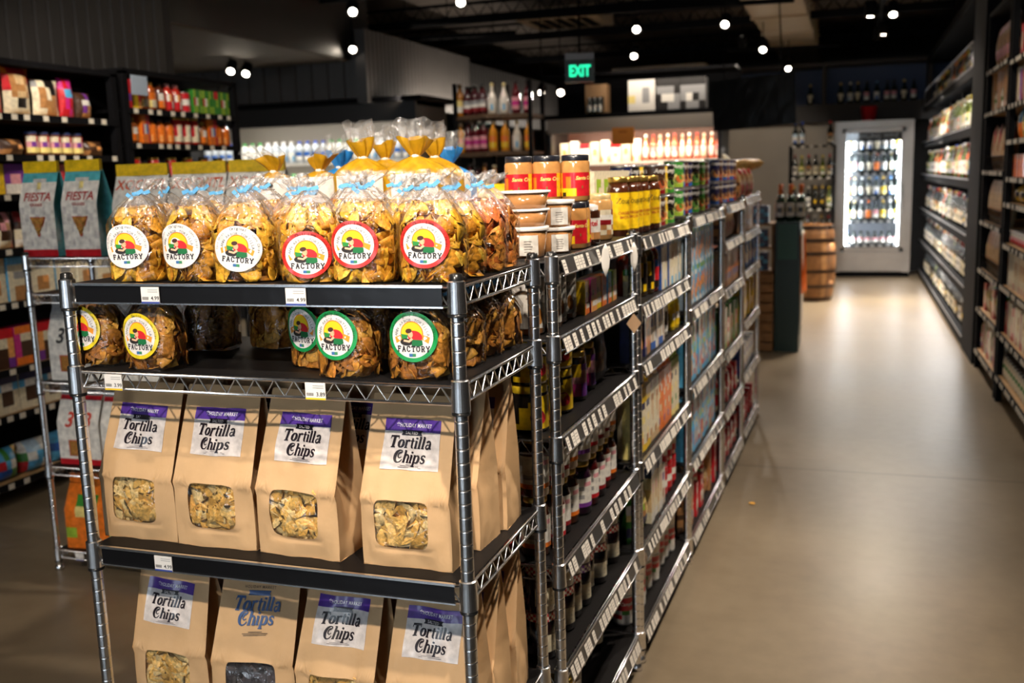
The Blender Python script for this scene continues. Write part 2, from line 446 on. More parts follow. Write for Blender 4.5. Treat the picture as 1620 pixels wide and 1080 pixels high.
for px, py, z, off, words, pw in seen:
    p = at(px, py, Z=z)
    if py == 146: p = at(px, py, Y=11.4)
    if p.y > 17: p = at(px, py, Y=16.5)
    aim = (p.x + off[0], p.y + off[1], 0)
    fixture(p, aim, words, pw, 70 if py > 70 or px < 1300 else 92, size=.06, top=3.295 if (-1.3 < p.x < -.4 and p.y > 10.8) else None)
def track(x0, y0, x1, y1, z, label, zt=CZ):
    b = B(); d = Vector((x1 - x0, y1 - y0, 0)); b.box(((x0 + x1) / 2, (y0 + y1) / 2, z), (d.length, .05, .045), mat='blackmetal', rz=math.atan2(d.y, d.x))
    for t in (.1, .5, .9):
        p = Vector((x0, y0, z)) + d * t; b.tube([p, (p.x, p.y, zt)], .006, 5, mat='blackmetal')
    o = link('light_track', b.mesh('light_track')); props(o, label, 'light track')
track(.27, 3.0, .27, 14.0, 3.32, 'long black light track above the aisle')
track(-4.6, 10.4, -.6, 10.9, 3.24, 'black light track crossing left of the duct')
track(-1.7, 14.6, -.2, 14.9, 3.2, 'short black light track below the duct', 3.3)
track(-6.5, 11.3, -3.8, 11.6, 3.24, 'black light track in front of the panelled bulkhead')
track(-2.1, .72, .6, .72, 3.32, 'black light track above the chip display')
# lamps overhead (one added to brighten the end wall), nearer than the picture shows
near = [((-.75, -.55, 3.12), (-1.05, 1.75, 1.05), 330, 55), ((-1.35, .75, 3.12), (-1.15, 2.2, 1.45), 120, 45), ((.05, .7, 3.12), (-.62, 2.4, 1.0), 240, 45),
        ((.27, 3.6, 3.12), (-.65, 3.1, .8), 270, 75), ((.1, 5.2, 3.12), (-.6, 4.6, .8), 190, 70), ((.1, 7.0, 3.12), (-.5, 6.2, .6), 90, 75), ((.27, 8.8, 3.12), (.9, 9.6, .8), 50, 90),
        ((-1.35, 13.3, 3.12), (-1.3, 15.5, 1.4), 60, 60), ((.3, 4.6, 3.12), (1.0, 6.4, .9), 45, 70), ((.3, 6.0, 3.12), (1.0, 7.4, 1.0), 50, 70),
        ((-3.15, 2.7, 3.1), (-4.05, 4.4, 1.7), 120, 60), ((-2.9, 3.7, 3.1), (-4.0, 5.4, 1.7), 120, 75), ((-2.5, 1.6, 3.1), (-2.75, 3.2, 1.0), 55, 50),
        ((-1.8, 1.5, 3.12), (-1.2, 2.5, 1.5), 70, 50), ((.25, 10.0, 3.12), (.3, 9.7, 0), 300, 88)]
for i, (loc, aim, pw, cone) in enumerate(near):
    fixture(loc, aim, 'black track spotlight overhead, %s of the unseen and added ones' % od(i), pw, cone, size=.045, top=None if loc[1] > 13 else 3.297)
# wall wash at the foot of the bulkhead (strip on top of the chilled cases)
light('bulkhead_wash', 'AREA', (-4.6, 11.4, 2.42), 26, WARM, (-5.0, 11.4, 2.7), sx=3, sy=.06)
light('bulkhead_wash', 'AREA', (-4.3, 15.4, 2.42), 26, WARM, (-5.0, 15.4, 2.6), sx=4, sy=.06)

# ------------------------------------------------------------------ chrome wire shelving
def post_mesh(h, r=.0127):
    b = B(); prof = [(r * .7, 0), (r, .004)]; z = .05
    while z < h - .03:
        prof += [(r, z - .0022), (r, z - .0013), (r - .0007, z - .0007), (r - .0007, z + .0007), (r, z + .0013), (r, z + .0022)]; z += .0254
    prof += [(r, h - .018)]
    b.lathe(prof, 14, mat='chrome', caps=True)
    b.lathe([(r * 1.02, h - .018), (r * 1.02, h - .012), (r * .9, h), (r * .5, h + .002)], 14, BLACK, 'gloss')
    b.lathe([(r * 1.5, -.0), (r * 1.5, .012), (r * .7, .03)], 10, mat='chrome')
    return b
def collar_b():
    b = B(); b.lathe([(.0152, -.045), (.0178, -.043), (.0163, -.0), (.0163, .012), (.0133, .014)], 28, mat='chrome', caps=False, smooth=False)
    b.lathe([(.0168, -.05), (.0168, -.045), (.014, -.044)], 14, BLACK, 'gloss', caps=False)
    return b
def truss(b, p0, p1, h=.032, r=.0028, pitch=.042, m_='chrome'):
    p0 = Vector(p0); p1 = Vector(p1); d = p1 - p0; Ln = d.length; d.normalize()
    dn = Vector((0, 0, -h))
    b.tube([p0, p1], r * 1.15, 6, mat=m_); b.tube([p0 + dn, p1 + dn], r * 1.15, 6, mat=m_)
    n = max(2, int(Ln / pitch)); pts = []
    for i in range(n * 2 + 1):
        q = p0 + d * (Ln * (i / (2 * n))) + (dn if i % 2 == 0 else Vector((0, 0, 0))); pts.append(q)
    b.tube(pts, r * .8, 5, mat=m_)
def shelf_frame(w_, d_, mat_top=False, front_truss=True, m_='chrome', deck=.03):
    """posts at corners (0,0),(w,0),(0,d),(w,d); z=0 is the shelf surface"""
    b = B(); e = .016
    truss(b, (e, 0, 0), (w_ - e, 0, 0), m_=m_)
    truss(b, (e, d_, 0), (w_ - e, d_, 0), m_=m_)
    truss(b, (0, e, 0), (0, d_ - e, 0), m_=m_); truss(b, (w_, e, 0), (w_, d_ - e, 0), m_=m_)
    n = int(w_ / deck)
    for i in range(1, n):
        x = w_ * i / n; b.tube([(x, 0, -.001), (x, d_, -.001)], .0018, 4, mat=m_)
    return b
def holder(w_, z0=.004, h=.034, y=-.006, tilt=0):
    b = B()
    b.box((w_ / 2, y, z0 - h / 2 - .002), (w_ - .05, .003, h), BLACK, 'blackstrip')
    b.box((w_ / 2, y - .001, z0), (w_ - .045, .007, .005), mat='chrome'); b.box((w_ / 2, y - .001, z0 - h - .003), (w_ - .045, .006, .003), mat='chrome')
    return b
def tagmesh(price, col=C('3B4FA0')):
    b = B(); fn = lambda x, z: (x, -.0012, z)
    b.box((0, 0, 0), (.042, .0016, .032), C('F2EEE8'), 'paper')
    b.poly([(-.021, -.016), (.021, -.016), (.021, -.0125), (-.021, -.0125)], fn, col)
    b.text(price, fn, .011, BLACK, cx=.011, cy=-.006, bold=.01)
    for k in range(9): b.poly([(-.018 + k * .0016, -.009), (-.0172 + k * .0016, -.009), (-.0172 + k * .0016, -.003), (-.018 + k * .0016, -.003)], fn, BLACK)
    for k in range(2): b.poly([(-.005, .006 + k * .004), (.018, .006 + k * .004), (.018, .0072 + k * .004), (-.005, .0072 + k * .004)], fn, (.4, .4, .4))
    return b
EX0, EX1, EY0, EY1 = -1.492, -.650, 1.610, 2.053
EW, ED = EX1 - EX0, EY1 - EY0
COLM = collar_b().mesh('collar')
def rack(name, label, x0, y0, w_, d_, zs, top, mats=(), holders=(), tags={}, deck=.03, m_='chrome', liner=False):
    r = link(name, None, (x0, y0, 0)); props(r, label, 'shelving rack')
    pm = post_mesh(top).mesh('post')
    for x in (0, w_):
        for y in (0, d_): link('post', pm, (x, y, 0), parent=r)
    fr = shelf_frame(w_, d_, m_=m_, deck=deck).mesh('shelf')
    for i, z in enumerate(zs):
        s = link('shelf', fr, (0, 0, z), parent=r)
        for x in (0, w_):
            for y in (0, d_): link('collar', COLM, (x, y, 0), parent=s)
        if i in mats:
            b = B(); b.box((w_ / 2, d_ / 2, .0035), (w_ - .006, d_ - .008, .002), mat='blackmat'); link('shelf_liner', b.mesh('liner'), parent=s)
        if i in holders: link('label_holder', holder(w_).mesh('label_holder'), parent=s)
        for x, pr, col in tags.get(i, []):
            link('price_tag', tagmesh(pr, col).mesh('price_tag'), (x, -.011, -.016), (0, 0, 0), s)
    return r
BLU = C('3B4FA0'); YEL = C('F2CE2E')
def tx(px, py): return at(px, py, Y=EY0).x - EX0
rack('wire_rack', 'chrome wire rack holding the tortilla chip bags at the aisle end', EX0, EY0, EW, ED, [.08, .44, .83, 1.204, 1.38], 1.405,
     (0, 1, 2, 3, 4), (4, 2, 1), {4: [(tx(244, 469), '4.99', BLU), (tx(473, 469), '4.99', BLU)], 3: [(tx(186, 607), '3.99', YEL), (tx(504, 620), '3.89', YEL)], 2: [(tx(264, 887), '4.99', BLU)]})

# ------------------------------------------------------------------ chips and clear bags
def chip_at(b, c, n, s, roll, col, clamp, bend=.25):
    n = n.normalized(); a = Vector((0, 0, 1)) if abs(n.z) < .9 else Vector((1, 0, 0))
    u = n.cross(a).normalized(); v = n.cross(u)
    cr, sr = math.cos(roll), math.sin(roll); u, v = u * cr + v * sr, v * cr - u * sr
    pts = []
    kx = ru(-1, 1); ky = ru(.3, 1)
    ang = [90, 130, 180, 210, 250, 290, 330, 0, 50]
    rad = [1.0, .74, .72, 1.0, .72, .72, 1.0, .72, .74]
    def P(x, y, dz):
        z = bend * s * (kx * x * x * 1.2 + ky * y * y - .3 + .35 * x * y)
        return clamp(c + u * (x * s) + v * (y * s) + n * (z + dz))
    top = []; 
    for dz in (.0006, -.0006):
        ring2 = [P(math.cos(math.radians(t)) * r, math.sin(math.radians(t)) * r, dz) for t, r in zip(ang, rad)]
        ring1 = [P(math.cos(math.radians(t)) * r * .5, math.sin(math.radians(t)) * r * .5, dz) for t, r in zip(ang, rad)]
        pts += [P(0, 0, dz)] + ring1 + ring2
    K = 9; M = 1 + 2 * K; fs = []
    for o, fl in ((0, 0), (M, 1)):
        for i in range(K):
            j = (i + 1) % K
            for f in ((o, o + 1 + i, o + 1 + j), (o + 1 + i, o + 1 + K + i, o + 1 + K + j, o + 1 + j)):
                fs.append(f[::-1] if fl else f)
    for i in range(K):
        j = (i + 1) % K; fs.append((1 + K + i, M + 1 + K + i, M + 1 + K + j, 1 + K + j))
    b.add(pts, fs, col, 'chip', True)
CHIPS = [C('F2B22E'), C('F5B82C'), C('ECA524'), C('E09A22'), C('F8C644'), C('D0881E'), C('EAA028')]
BW, BD, BH = .062, .044, .150     # half width, half depth, fill height
def supr(a, w_, d_, n=3.0):
    c, s = math.cos(a), math.sin(a)
    return (w_ * math.copysign(abs(c) ** (2 / n), c), d_ * math.copysign(abs(s) ** (2 / n), s))
def bag_chips(seed, n=210, cols=CHIPS, w_=BW, d_=BD, h=BH, s0=.0245):
    random.seed(seed); b = B()
    def clamp(p):
        z = min(max(p.z, .003), h + .008)
        k = (abs(p.x / (w_ * .96)) ** 3 + abs(p.y / (d_ * .96)) ** 3) ** (1 / 3)
        sh = 1.0 if z < h * .72 else 1 - .35 * (z - h * .72) / (h * .28)
        lim = sh
        if k > lim: p = Vector((p.x * lim / k, p.y * lim / k, z))
        return Vector((p.x, p.y, z))
    for i in range(n):
        a = ru(0, 2 * PI); rr = ru(.55, 1) if i % 4 else ru(0, .6); x, y = supr(a, w_ * rr, d_ * rr)
        z = .006 + ((i * .618) % 1) * (h - .01) + ru(-.006, .006)
        nn = Vector((x / w_ + ru(-.55, .55), y / d_ + ru(-.55, .55), ru(-.5, .5)))
        c = random.choice(cols); k = ru(.7, 1.1)
        chip_at(b, Vector((x, y, z)), nn, s0 * ru(.75, 1.2), ru(0, 6.28), tuple(q * k for q in c), clamp, .28)
    # opaque filler core, colour darkened as the shade in gaps between chips
    b.lathe([(w_ * .6, .004), (w_ * .78, .02), (w_ * .8, h * .6), (w_ * .5, h * .9)], 14, C('8A5414'), 'chip', sy=d_ / w_)
    return b.mesh('chips')
def bagfn(w_, d_, h, seed, neck=.035, ruf=.026):
    ph = [random.Random(seed).uniform(0, 6.28) for _ in range(6)]
    H = h + neck
    def fn(u, v):
        a = u * 2 * PI; z = v * (H + ruf)
        x, y = supr(a, w_, d_)
        if z < h * .82:
            t = z / (h * .82)
            k = 1 - .10 * (1 - t) ** 6 - .0 * t
            f = 1 + .014 * math.sin(7 * a + ph[0] + z * 40) + .012 * math.sin(13 * a + ph[1] - z * 55)
            return (x * k * f, y * k * f, z)
        if z < H:
            t = (z - h * .82) / (H - h * .82)
            k = (1 - t) ** .75 * (1 - .0) + .085 * t
            f = 1 + t * (.16 * math.sin(9 * a + ph[2]) + .1 * math.sin(15 * a + ph[3] + 6 * t))
            return (x * k * f + .004 * t * math.sin(ph[4]), y * k * f, z)
        t = (z - H) / ruf
        k = .085 + .33 * t ** .8
        f = 1 + .5 * t * math.sin(4 * a + ph[5] + 2 * t) + .22 * math.sin(9 * a + ph[2]) + .1 * math.sin(17 * a + ph[3])
        return (x * k * f + .014 * t * math.sin(ph[4]), y * k * f * .8 + .01 * t * math.sin(ph[1]), z + .006 * math.sin(5 * a + ph[0]) * t)
    return fn
def bag_film(w_, d_, h, seed, mt='film', mtop='filmtop', neck=.035, ruf=.026):
    fn = bagfn(w_, d_, h, seed, neck, ruf); b = B(); N = 54; tot = h + neck + ruf; cut = h * .93 / tot
    b.grid(lambda u, v: fn(u, v * cut), N, 14, mat=mt, closed=True)
    b.grid(lambda u, v: fn(u, cut + v * (1 - cut)), N, 16, mat=mtop, closed=True)
    b.add([(supr(i / N * 2 * PI, w_ * .9, d_ * .9) + (.001,)) for i in range(N)], [tuple(range(N))], WHITE, mt)
    return b.mesh('bag_film')
def tie_mesh(z, seed):
    r_ = random.Random(seed); b = B()
    b.lathe([(.0075, z - .004), (.0088, z), (.0075, z + .004)], 10, C('5FA9DB'), 'plastic', caps=False)
    for sgn in (-1, 1):
        an = r_.uniform(-.5, .9)
        R = Matrix.Rotation(-an * sgn, 3, 'Y')
        b.box((sgn * .011, -.006, z + sgn * math.sin(an) * .007), (.016, .0012, .0075), C('63ADDF'), 'plastic', rot=R)
    return b.mesh('twist_tie')
def ell(cx, cy, rx, ry, a0=0, a1=360, n=20, rot=0):
    out = []
    for i in range(n + 1 if a1 - a0 < 360 else n):
        t = math.radians(a0 + (a1 - a0) * i / n); x, y = rx * math.cos(t), ry * math.sin(t)
        c, s = math.cos(rot), math.sin(rot); out.append((cx + x * c - y * s, cy + x * s + y * c))
    return out
def arc(cx, cy, rx, ry, a0, a1, w0, w1=None, n=14, wf=None):
    out = []
    for i in range(n + 1):
        f = i / n; t = math.radians(a0 + (a1 - a0) * f)
        out.append((cx + rx * math.cos(t), cy + ry * math.sin(t), wf(t) if wf else w0 + ((w1 if w1 is not None else w0) - w0) * f))
    return out
def caps_slab(b, s, fn, x0, y0, h, adv, col, wt=.16, shear=0):
    """typewriter-like slab capitals drawn with strokes"""
    G = {'F': [[(.2, 0), (.2, 1)], [(.0, 1), (.8, 1)], [(.2, .52), (.6, .52)], [(.02, 0), (.45, 0)], [(.8, 1.03), (.8, .78)], [(.6, .64), (.6, .4)]],
         'A': [[(.1, 0), (.45, 1)], [(.8, 0), (.45, 1)], [(.22, .35), (.68, .35)], [(-.05, 0), (.28, 0)], [(.62, 0), (.95, 0)], [(.25, 1), (.47, 1)]],
         'C': [[(.8, .75), (.65, .97), (.4, 1.02), (.15, .85), (.08, .5), (.15, .15), (.4, -.02), (.65, .03), (.84, .25)], [(.8, .65), (.8, 1.02)]],
         'T': [[(.45, 0), (.45, 1)], [(.02, 1), (.88, 1)], [(.22, 0), (.68, 0)], [(.04, 1.03), (.04, .75)], [(.86, 1.03), (.86, .75)]],
         'O': [[(.45, 1.02), (.15, .87), (.05, .5), (.15, .13), (.45, -.02), (.75, .13), (.85, .5), (.75, .87), (.45, 1.02)]],
         'R': [[(.2, 0), (.2, 1)], [(.02, 1), (.55, 1), (.76, .88), (.76, .64), (.55, .5), (.2, .5)], [(.02, 0), (.42, 0)], [(.5, .5), (.78, 0), (.95, 0)]],
         'Y': [[(.45, 0), (.45, .45)], [(.08, 1), (.45, .45)], [(.82, 1), (.45, .45)], [(.22, 0), (.68, 0)], [(-.06, 1), (.26, 1)], [(.62, 1), (.96, 1)]]}
    for i, ch in enumerate(s):
        for st in G.get(ch, []):
            pts = [(x0 + (i * adv + x * .8 + shear * y) * h, y0 + y * h, wt * h) for x, y in st]
            b.stroke(pts, fn, col)
def arctext(b, s, fn, cx, cy, r, a_mid, span, size, col, bold=.0, inward=False):
    n = len(s)
    for i, ch in enumerate(s):
        if ch == ' ': continue
        f = (i - (n - 1) / 2) / max(1, n - 1); a = math.radians(a_mid - span * f) if not inward else math.radians(a_mid + span * f)
        px, py = cx + r * math.cos(a), cy + r * math.sin(a)
        rot = a - PI / 2 if not inward else a + PI / 2
        c_, s_ = math.cos(rot), math.sin(rot)
        b.text(ch, lambda x, y: fn(px + x * c_ - y * s_, py + x * s_ + y * c_), size, col, bold=bold)
def disc_label(ring, top, side, wf, R=.046, tilt=0.0, RXK=1.02):
    """round sticker in plane coords (x,z) mapped by wf(x,z,offset)"""
    b = B(); ct, st = math.cos(tilt), math.sin(tilt)
    def L(k): return lambda x, y: wf(R * RXK * (x * ct - y * st), R * 1.0 * (x * st + y * ct), .0008 + k * .00025)
    def rings(r0, r1, k, col, n=40, m_='gloss'):
        f = L(k); b.grid(lambda u, v: f((r0 + (r1 - r0) * v) * math.cos(u * 2 * PI), (r0 + (r1 - r0) * v) * math.sin(u * 2 * PI)), n, 5, col, m_, closed=True)
    ringc = {'white': C('F3EFEC'), 'red': C('D5332B'), 'yellow': C('F1D62A'), 'green': C('1F9A50')}[ring]
    rings(.0, 1, 0, ringc); rings(.0, .84 if ring != 'white' else .97, 1, C('F4EFEA'))
    tc = C('4A4A48') if ring == 'white' else (C('3A0A08') if ring == 'red' else C('1E2A14'))
    f2, f3, f4, f5 = L(2), L(3), L(4), L(5)
    arctext(b, top, f2, 0, 0, .885, 90, len(top) * 5.0, .17, tc, .008)
    arctext(b, side, f2, 0, 0, .885, 20, len(side) * 5, .13, tc)
    arctext(b, 'Corn Chips', f2, 0, 0, .885, 160, 48, .12, tc)
    arctext(b, 'ANN ARBOR TORTILLA', f2, 0, 0, .66, 90, 165, .16, C('55555A'))
    b.poly(ell(0, .12, .47, .5, -5, 185, 24), f2, C('F08A24')); b.poly(ell(0, .12, .43, .46, -5, 185, 24), f3, C('F9CF1D'))
    b.poly([(-.72, -.02), (-.42, .1), (-.36, -.08), (-.66, -.26)], f2, C('F39A2B')); b.poly([(.72, -.02), (.42, .1), (.36, -.08), (.66, -.26)], f2, C('F39A2B'))
    b.poly(ell(.13, .02, .3, .23, rot=-.25), f4, C('D9242B')); b.poly([(.02, -.1), (.42, -.12), (.44, -.3), (.3, -.36), (-.02, -.34)], f5, C('15713C'))
    b.poly(ell(-.12, .24, .13, .09, rot=.2), f5, C('4A2A1C')); b.poly(ell(-.05, .1, .1, .13), f4, C('E8B98C'))
    b.poly([(-.45, .12), (-.15, .08), (-.2, -.06), (-.42, -.08)], f4, C('2A8A3C')); b.poly(ell(-.22, -.2, .27, .14), f4, C('2A2422'))
    b.stroke([(.02, -.06, .1), (-.12, -.18, .09), (-.34, -.14, .08)], f5, C('EFC09A'))
    caps_slab(b, 'FACTORY', f3, -.62, -.57, .2, .98, C('28242A'), .22)
    b.poly([(-.14, -.78), (.0, -.78), (.0, -.66), (-.14, -.66)], f3, C('3B6FA8')); b.poly([(.0, -.78), (.14, -.78), (.14, -.66), (.0, -.66)], f3, C('3F8F62'))
    return b.mesh('round_label')
def wfun(w_, d_, cz, cx=0):
    def f(x, z, o):
        X = x + cx; t = min(abs(X) / w_, .985); y = -d_ * (1 - t ** 3) ** (1 / 3)
        return (X, y * 1.03 - o, cz + z)
    return f
CH_M = [bag_chips(s) for s in (3, 4, 5, 6)]
CH_R = [bag_chips(8, cols=[C('E88A34'), C('E07A2C'), C('F0A040'), C('D06A26')]), bag_chips(9, cols=[C('E88A34'), C('EC9A3A'), C('F0A040'), C('D88030')])]
FILM_M = [bag_film(BW, BD, BH, s) for s in (1, 2, 3, 4, 5)]
TIE_M = [tie_mesh(BH + .034, s) for s in range(4)]
SH = .118
CH_S = [bag_chips(s, n=170, h=SH, cols=[C('DC9A34'), C('D48E2C'), C('C68028'), C('E2A640'), C('B8742A')]) for s in (13, 14, 15)]
FILM_S = [bag_film(BW, BD, SH, s, neck=.022, ruf=.014) for s in (6, 7, 8)]
TIE_S = [tie_mesh(SH + .021, s) for s in range(2)]
def lab(ring, cz, cx, tilt):
    t = {'white': ('Original', 'Corn Chips'), 'red': ('Chili Lime', 'Corn Chips'), 'yellow': ('Garlic', 'Lime Chips'), 'green': ('Lightly Salted', 'Corn Chips')}[ring]
    return disc_label(ring, t[0], t[1], wfun(BW, BD, cz, cx), tilt=tilt)
def chipbag(loc, label, ring=None, cz=.087, cx=0, tilt=0, rz=0, rx=0, scale=None, k=0, red=False, short=False):
    parts = [('chips', CH_S[k % 3], []), ('bag_film', FILM_S[k % 3], [('twist_tie', TIE_S[k % 2])])] if short else [('chips', (CH_R[k % 2] if red else CH_M[k % 4]), []), ('bag_film', FILM_M[k % 5], [('twist_tie', TIE_M[k % 4])])]
    if ring: parts.insert(1, ('round_label', lab(ring, cz, cx, tilt), []))
    return put(parts, 'chip_bag', loc, label, 'bag of chips', rz, 'clear bags of tortilla chips', rx, 0, scale)
Z1 = 1.38 + .0048
fr = [(201, 'white', -.008, .02), (290, 'white', -.012, .0), (372, 'white', 0, -.12), (480, 'red', -.004, -.03), (562, 'red', -.006, .0), (672, 'red', -.004, -.04)]
ws = ['leftmost', 'second from left', 'third from left', 'third from right', 'second from right', 'rightmost']
for i, (px, ring, cx, ti) in enumerate(fr):
    p = at(px, 381, Y=1.632)
    yy = 1.668 - (.006 if i == 3 else 0)
    cz = .077 if i != 3 else .058
    if i == 2: cz = .07
    chipbag((p.x - cx * .3, yy, Z1), 'chip bag with round %s label, %s in front row on top shelf' % (ring, ws[i]), ring, cz, cx, ti,
            rz=[.2, .06, .2, .34, .1, .1][i], k=i, scale=(1, 1, .94))
for r_ in range(1, 4):
    xs = [EX0 + .065 + (r_ % 2) * .02 + j * .121 for j in range(7)]
    for j, x in enumerate(xs):
        if x > -.70: x = -.715
        chipbag((x + ru(-.006, .006), 1.668 + r_ * .1 + ru(-.005, .005), Z1), 'unlabelled clear chip bag, %s from left in the %s row back, top rack shelf' % (od(j), OR[r_]),
                None, rz=ru(-.3, .3), k=r_ * 3 + j, scale=(1, 1, ru(.88, .97)), red=(j in (3, 6) and r_ != 1))
# second shelf
Z2 = 1.204 + .0048
s2 = [(160, 1.675, 'yellow', .082, -.3, .0, 'leftmost yellow-labelled chip bag, behind the left post of the rack'),
      (248, 1.655, 'yellow', .072, -.1, -.08, 'yellow-labelled chip bag beside the gap on the second rack shelf'),
      (505, 1.74, 'green', .08, .1, -.35, 'green-labelled chip bag partly hidden behind another on the second rack shelf'),
      (553, 1.655, 'green', .083, -.12, -.08, 'green-labelled chip bag, left of the two in front on the second rack shelf'),
      (668, 1.66, 'green', .083, .0, .02, 'green-labelled chip bag beside the right post on the second rack shelf')]
for i, (px, y, ring, cz, cxk, rz, words) in enumerate(s2):
    p = at(px, 540, Y=y)
    chipbag((p.x, y, Z2), words, ring, cz, cxk * .03, 0, rz=rz, k=i + 1, short=True)
for i, (x, y, t) in enumerate([(-1.22, 1.93, 'back left'), (-1.09, 1.95, 'back middle'), (-1.35, 1.88, 'back far left'), (-.73, 1.79, 'second in the right hand column'), (-.73, 1.90, 'third in the right hand column'),
                              (-.72, 1.99, 'last in the right hand column'), (-.90, 1.85, 'middle of the shelf'), (-1.44, 1.80, 'behind the left post')]):
    chipbag((x, y, Z2), 'clear chip bag in shade on the second rack shelf, %s' % t, None, rz=ru(-.3, .3), k=i, short=True)

# ------------------------------------------------------------------ kraft bags
KR = C('D5AE80'); KW, KD, KH = .0935, .052, .325
def kraftfn(seed, w_=KW, d_=KD, H=KH, crease=.42, lean=.045, narrow=.93):
    R_ = random.Random(seed); off = R_.uniform(0, 50)
    def half(v):
        wv = w_ * (1 - (1 - narrow) * max(0, (v - .25) / .75)); 
        dv = d_ if v < crease else d_ * (1 - (v - crease) / (1 - crease)) ** 1.0 + .003
        return wv, dv
    def S(u, v, back=False):           # u -1..1, v 0..1
        wv, dv = half(v); x = u * wv; z = v * H
        y = -dv if not back else dv
        y += lean * max(0, v - crease) * .9
        nz = noise.noise(Vector((x * 16, off, z * 11))) * .0085 + noise.noise(Vector((x * 34, off + 9, z * 26))) * .003
        edge = 1 - abs(u) ** 6
        if not back:
            y += -(.006 * (1 - u * u) * math.sin(PI * min(1, v / crease)) if v < crease else 0) + nz * edge
            y -= .006 * math.exp(-((v - crease) / .014) ** 2)
            y += .0025 * math.exp(-((v - .11) / .01) ** 2)
            y += .0025 * math.exp(-((v - .93) / .006) ** 2)
        else: y += nz * edge
        return Vector((x, y, z))
    return S, half
def rrect(x0, x1, y0, y1, r, n):
    """n points sampled by angle on a rounded rectangle; same parametrisation as a plain one"""
    cx, cy = (x0 + x1) / 2, (y0 + y1) / 2; pts = []
    for i in range(n):
        a = 2 * PI * i / n; c, s = math.cos(a), math.sin(a)
        hx, hy = (x1 - x0) / 2, (y1 - y0) / 2
        p = 6.0 if r else 60.0
        k = (abs(c) ** p + abs(s) ** p) ** (-1 / p)
        pts.append((cx + c * k * hx, cy + s * k * hy))
    return pts
TG = {}
def fat(t): return .06 + .1 * abs(math.cos(t))
TG['T'] = (.66, [[(.33, .02, .15), (.33, .70, .15)], [(.02, .70, .10), (.64, .70, .10)], [(.05, .72, .05), (.03, .52, .03)], [(.62, .72, .05), (.64, .52, .03)], [(.18, .02, .05), (.5, .02, .05)]])
TG['o'] = (.50, [arc(.25, .25, .17, .225, 0, 360, .1, wf=fat, n=20)])
TG['r'] = (.44, [[(.13, 0, .12), (.13, .48, .12)], [(.02, .47, .05), (.18, .47, .05)], arc(.29, .33, .13, .14, 170, 40, .05, .13, 8), [(.02, .0, .05), (.25, 0, .05)]])
TG['t'] = (.34, [[(.15, .1, .12), (.15, .64, .1)], [(.02, .46, .06), (.3, .46, .06)], arc(.23, .1, .08, .09, 180, 310, .1, .03, 7)])
TG['i'] = (.27, [[(.12, .02, .13), (.12, .47, .13)], [(.01, .46, .05), (.16, .46, .05)], [(.03, .01, .05), (.24, .01, .05)], [(.12, .58, .14), (.12, .70, .12)]])
TG['l'] = (.27, [[(.12, .02, .13), (.12, .74, .13)], [(.01, .73, .05), (.16, .73, .05)], [(.03, .01, .05), (.24, .01, .05)]])
TG['a'] = (.52, [[(.37, .03, .13), (.37, .36, .12)], arc(.24, .36, .13, .12, 0, 170, .08, .12, 9), arc(.21, .13, .12, .13, 60, 330, .05, .1, 12), [(.37, .03, .06), (.5, .02, .05)]])
TG['C'] = (.66, [arc(.35, .36, .29, .38, 55, 330, .06, .07, 18, wf=lambda t: .05 + .13 * max(0, -math.cos(t))), arc(.40, .42, .13, .16, 60, 330, .11, .03, 12), [(.5, .66, .09), (.42, .54, .04)]])
TG['h'] = (.52, [[(.12, .0, .13), (.12, .74, .13)], [(.01, .73, .05), (.16, .73, .05)], arc(.27, .3, .14, .17, 165, 0, .05, .12, 9), [(.41, .3, .13), (.41, .02, .13)], [(.02, .0, .05), (.22, 0, .05)], [(.32, 0, .05), (.52, 0, .05)]])
TG['p'] = (.54, [[(.12, -.2, .13), (.12, .48, .13)], [(.01, .47, .05), (.16, .47, .05)], arc(.28, .24, .16, .22, 130, -140, .08, .08, 14, wf=lambda t: .05 + .11 * max(0, math.cos(t))), [(.0, -.2, .05), (.26, -.2, .05)]])
TG['s'] = (.42, [[(.36, .38, .05), (.30, .46, .08), (.19, .49, .06), (.09, .42, .09), (.10, .32, .12), (.22, .25, .14), (.33, .17, .12), (.34, .08, .09), (.24, .01, .06), (.12, .03, .08), (.06, .13, .05)]])
def fancy(b, s, fn, cx, cy, h, col, shear=.22, mat_='paper'):
    W_ = sum(TG[c][0] for c in s); x = -W_ / 2
    for c in s:
        for st in TG[c][1]:
            b.stroke([(cx + (x + px + shear * py) * h, cy + py * h, (w_ * 1.15 + .012) * h) for px, py, w_ in st], fn, col, mat_)
        x += TG[c][0]
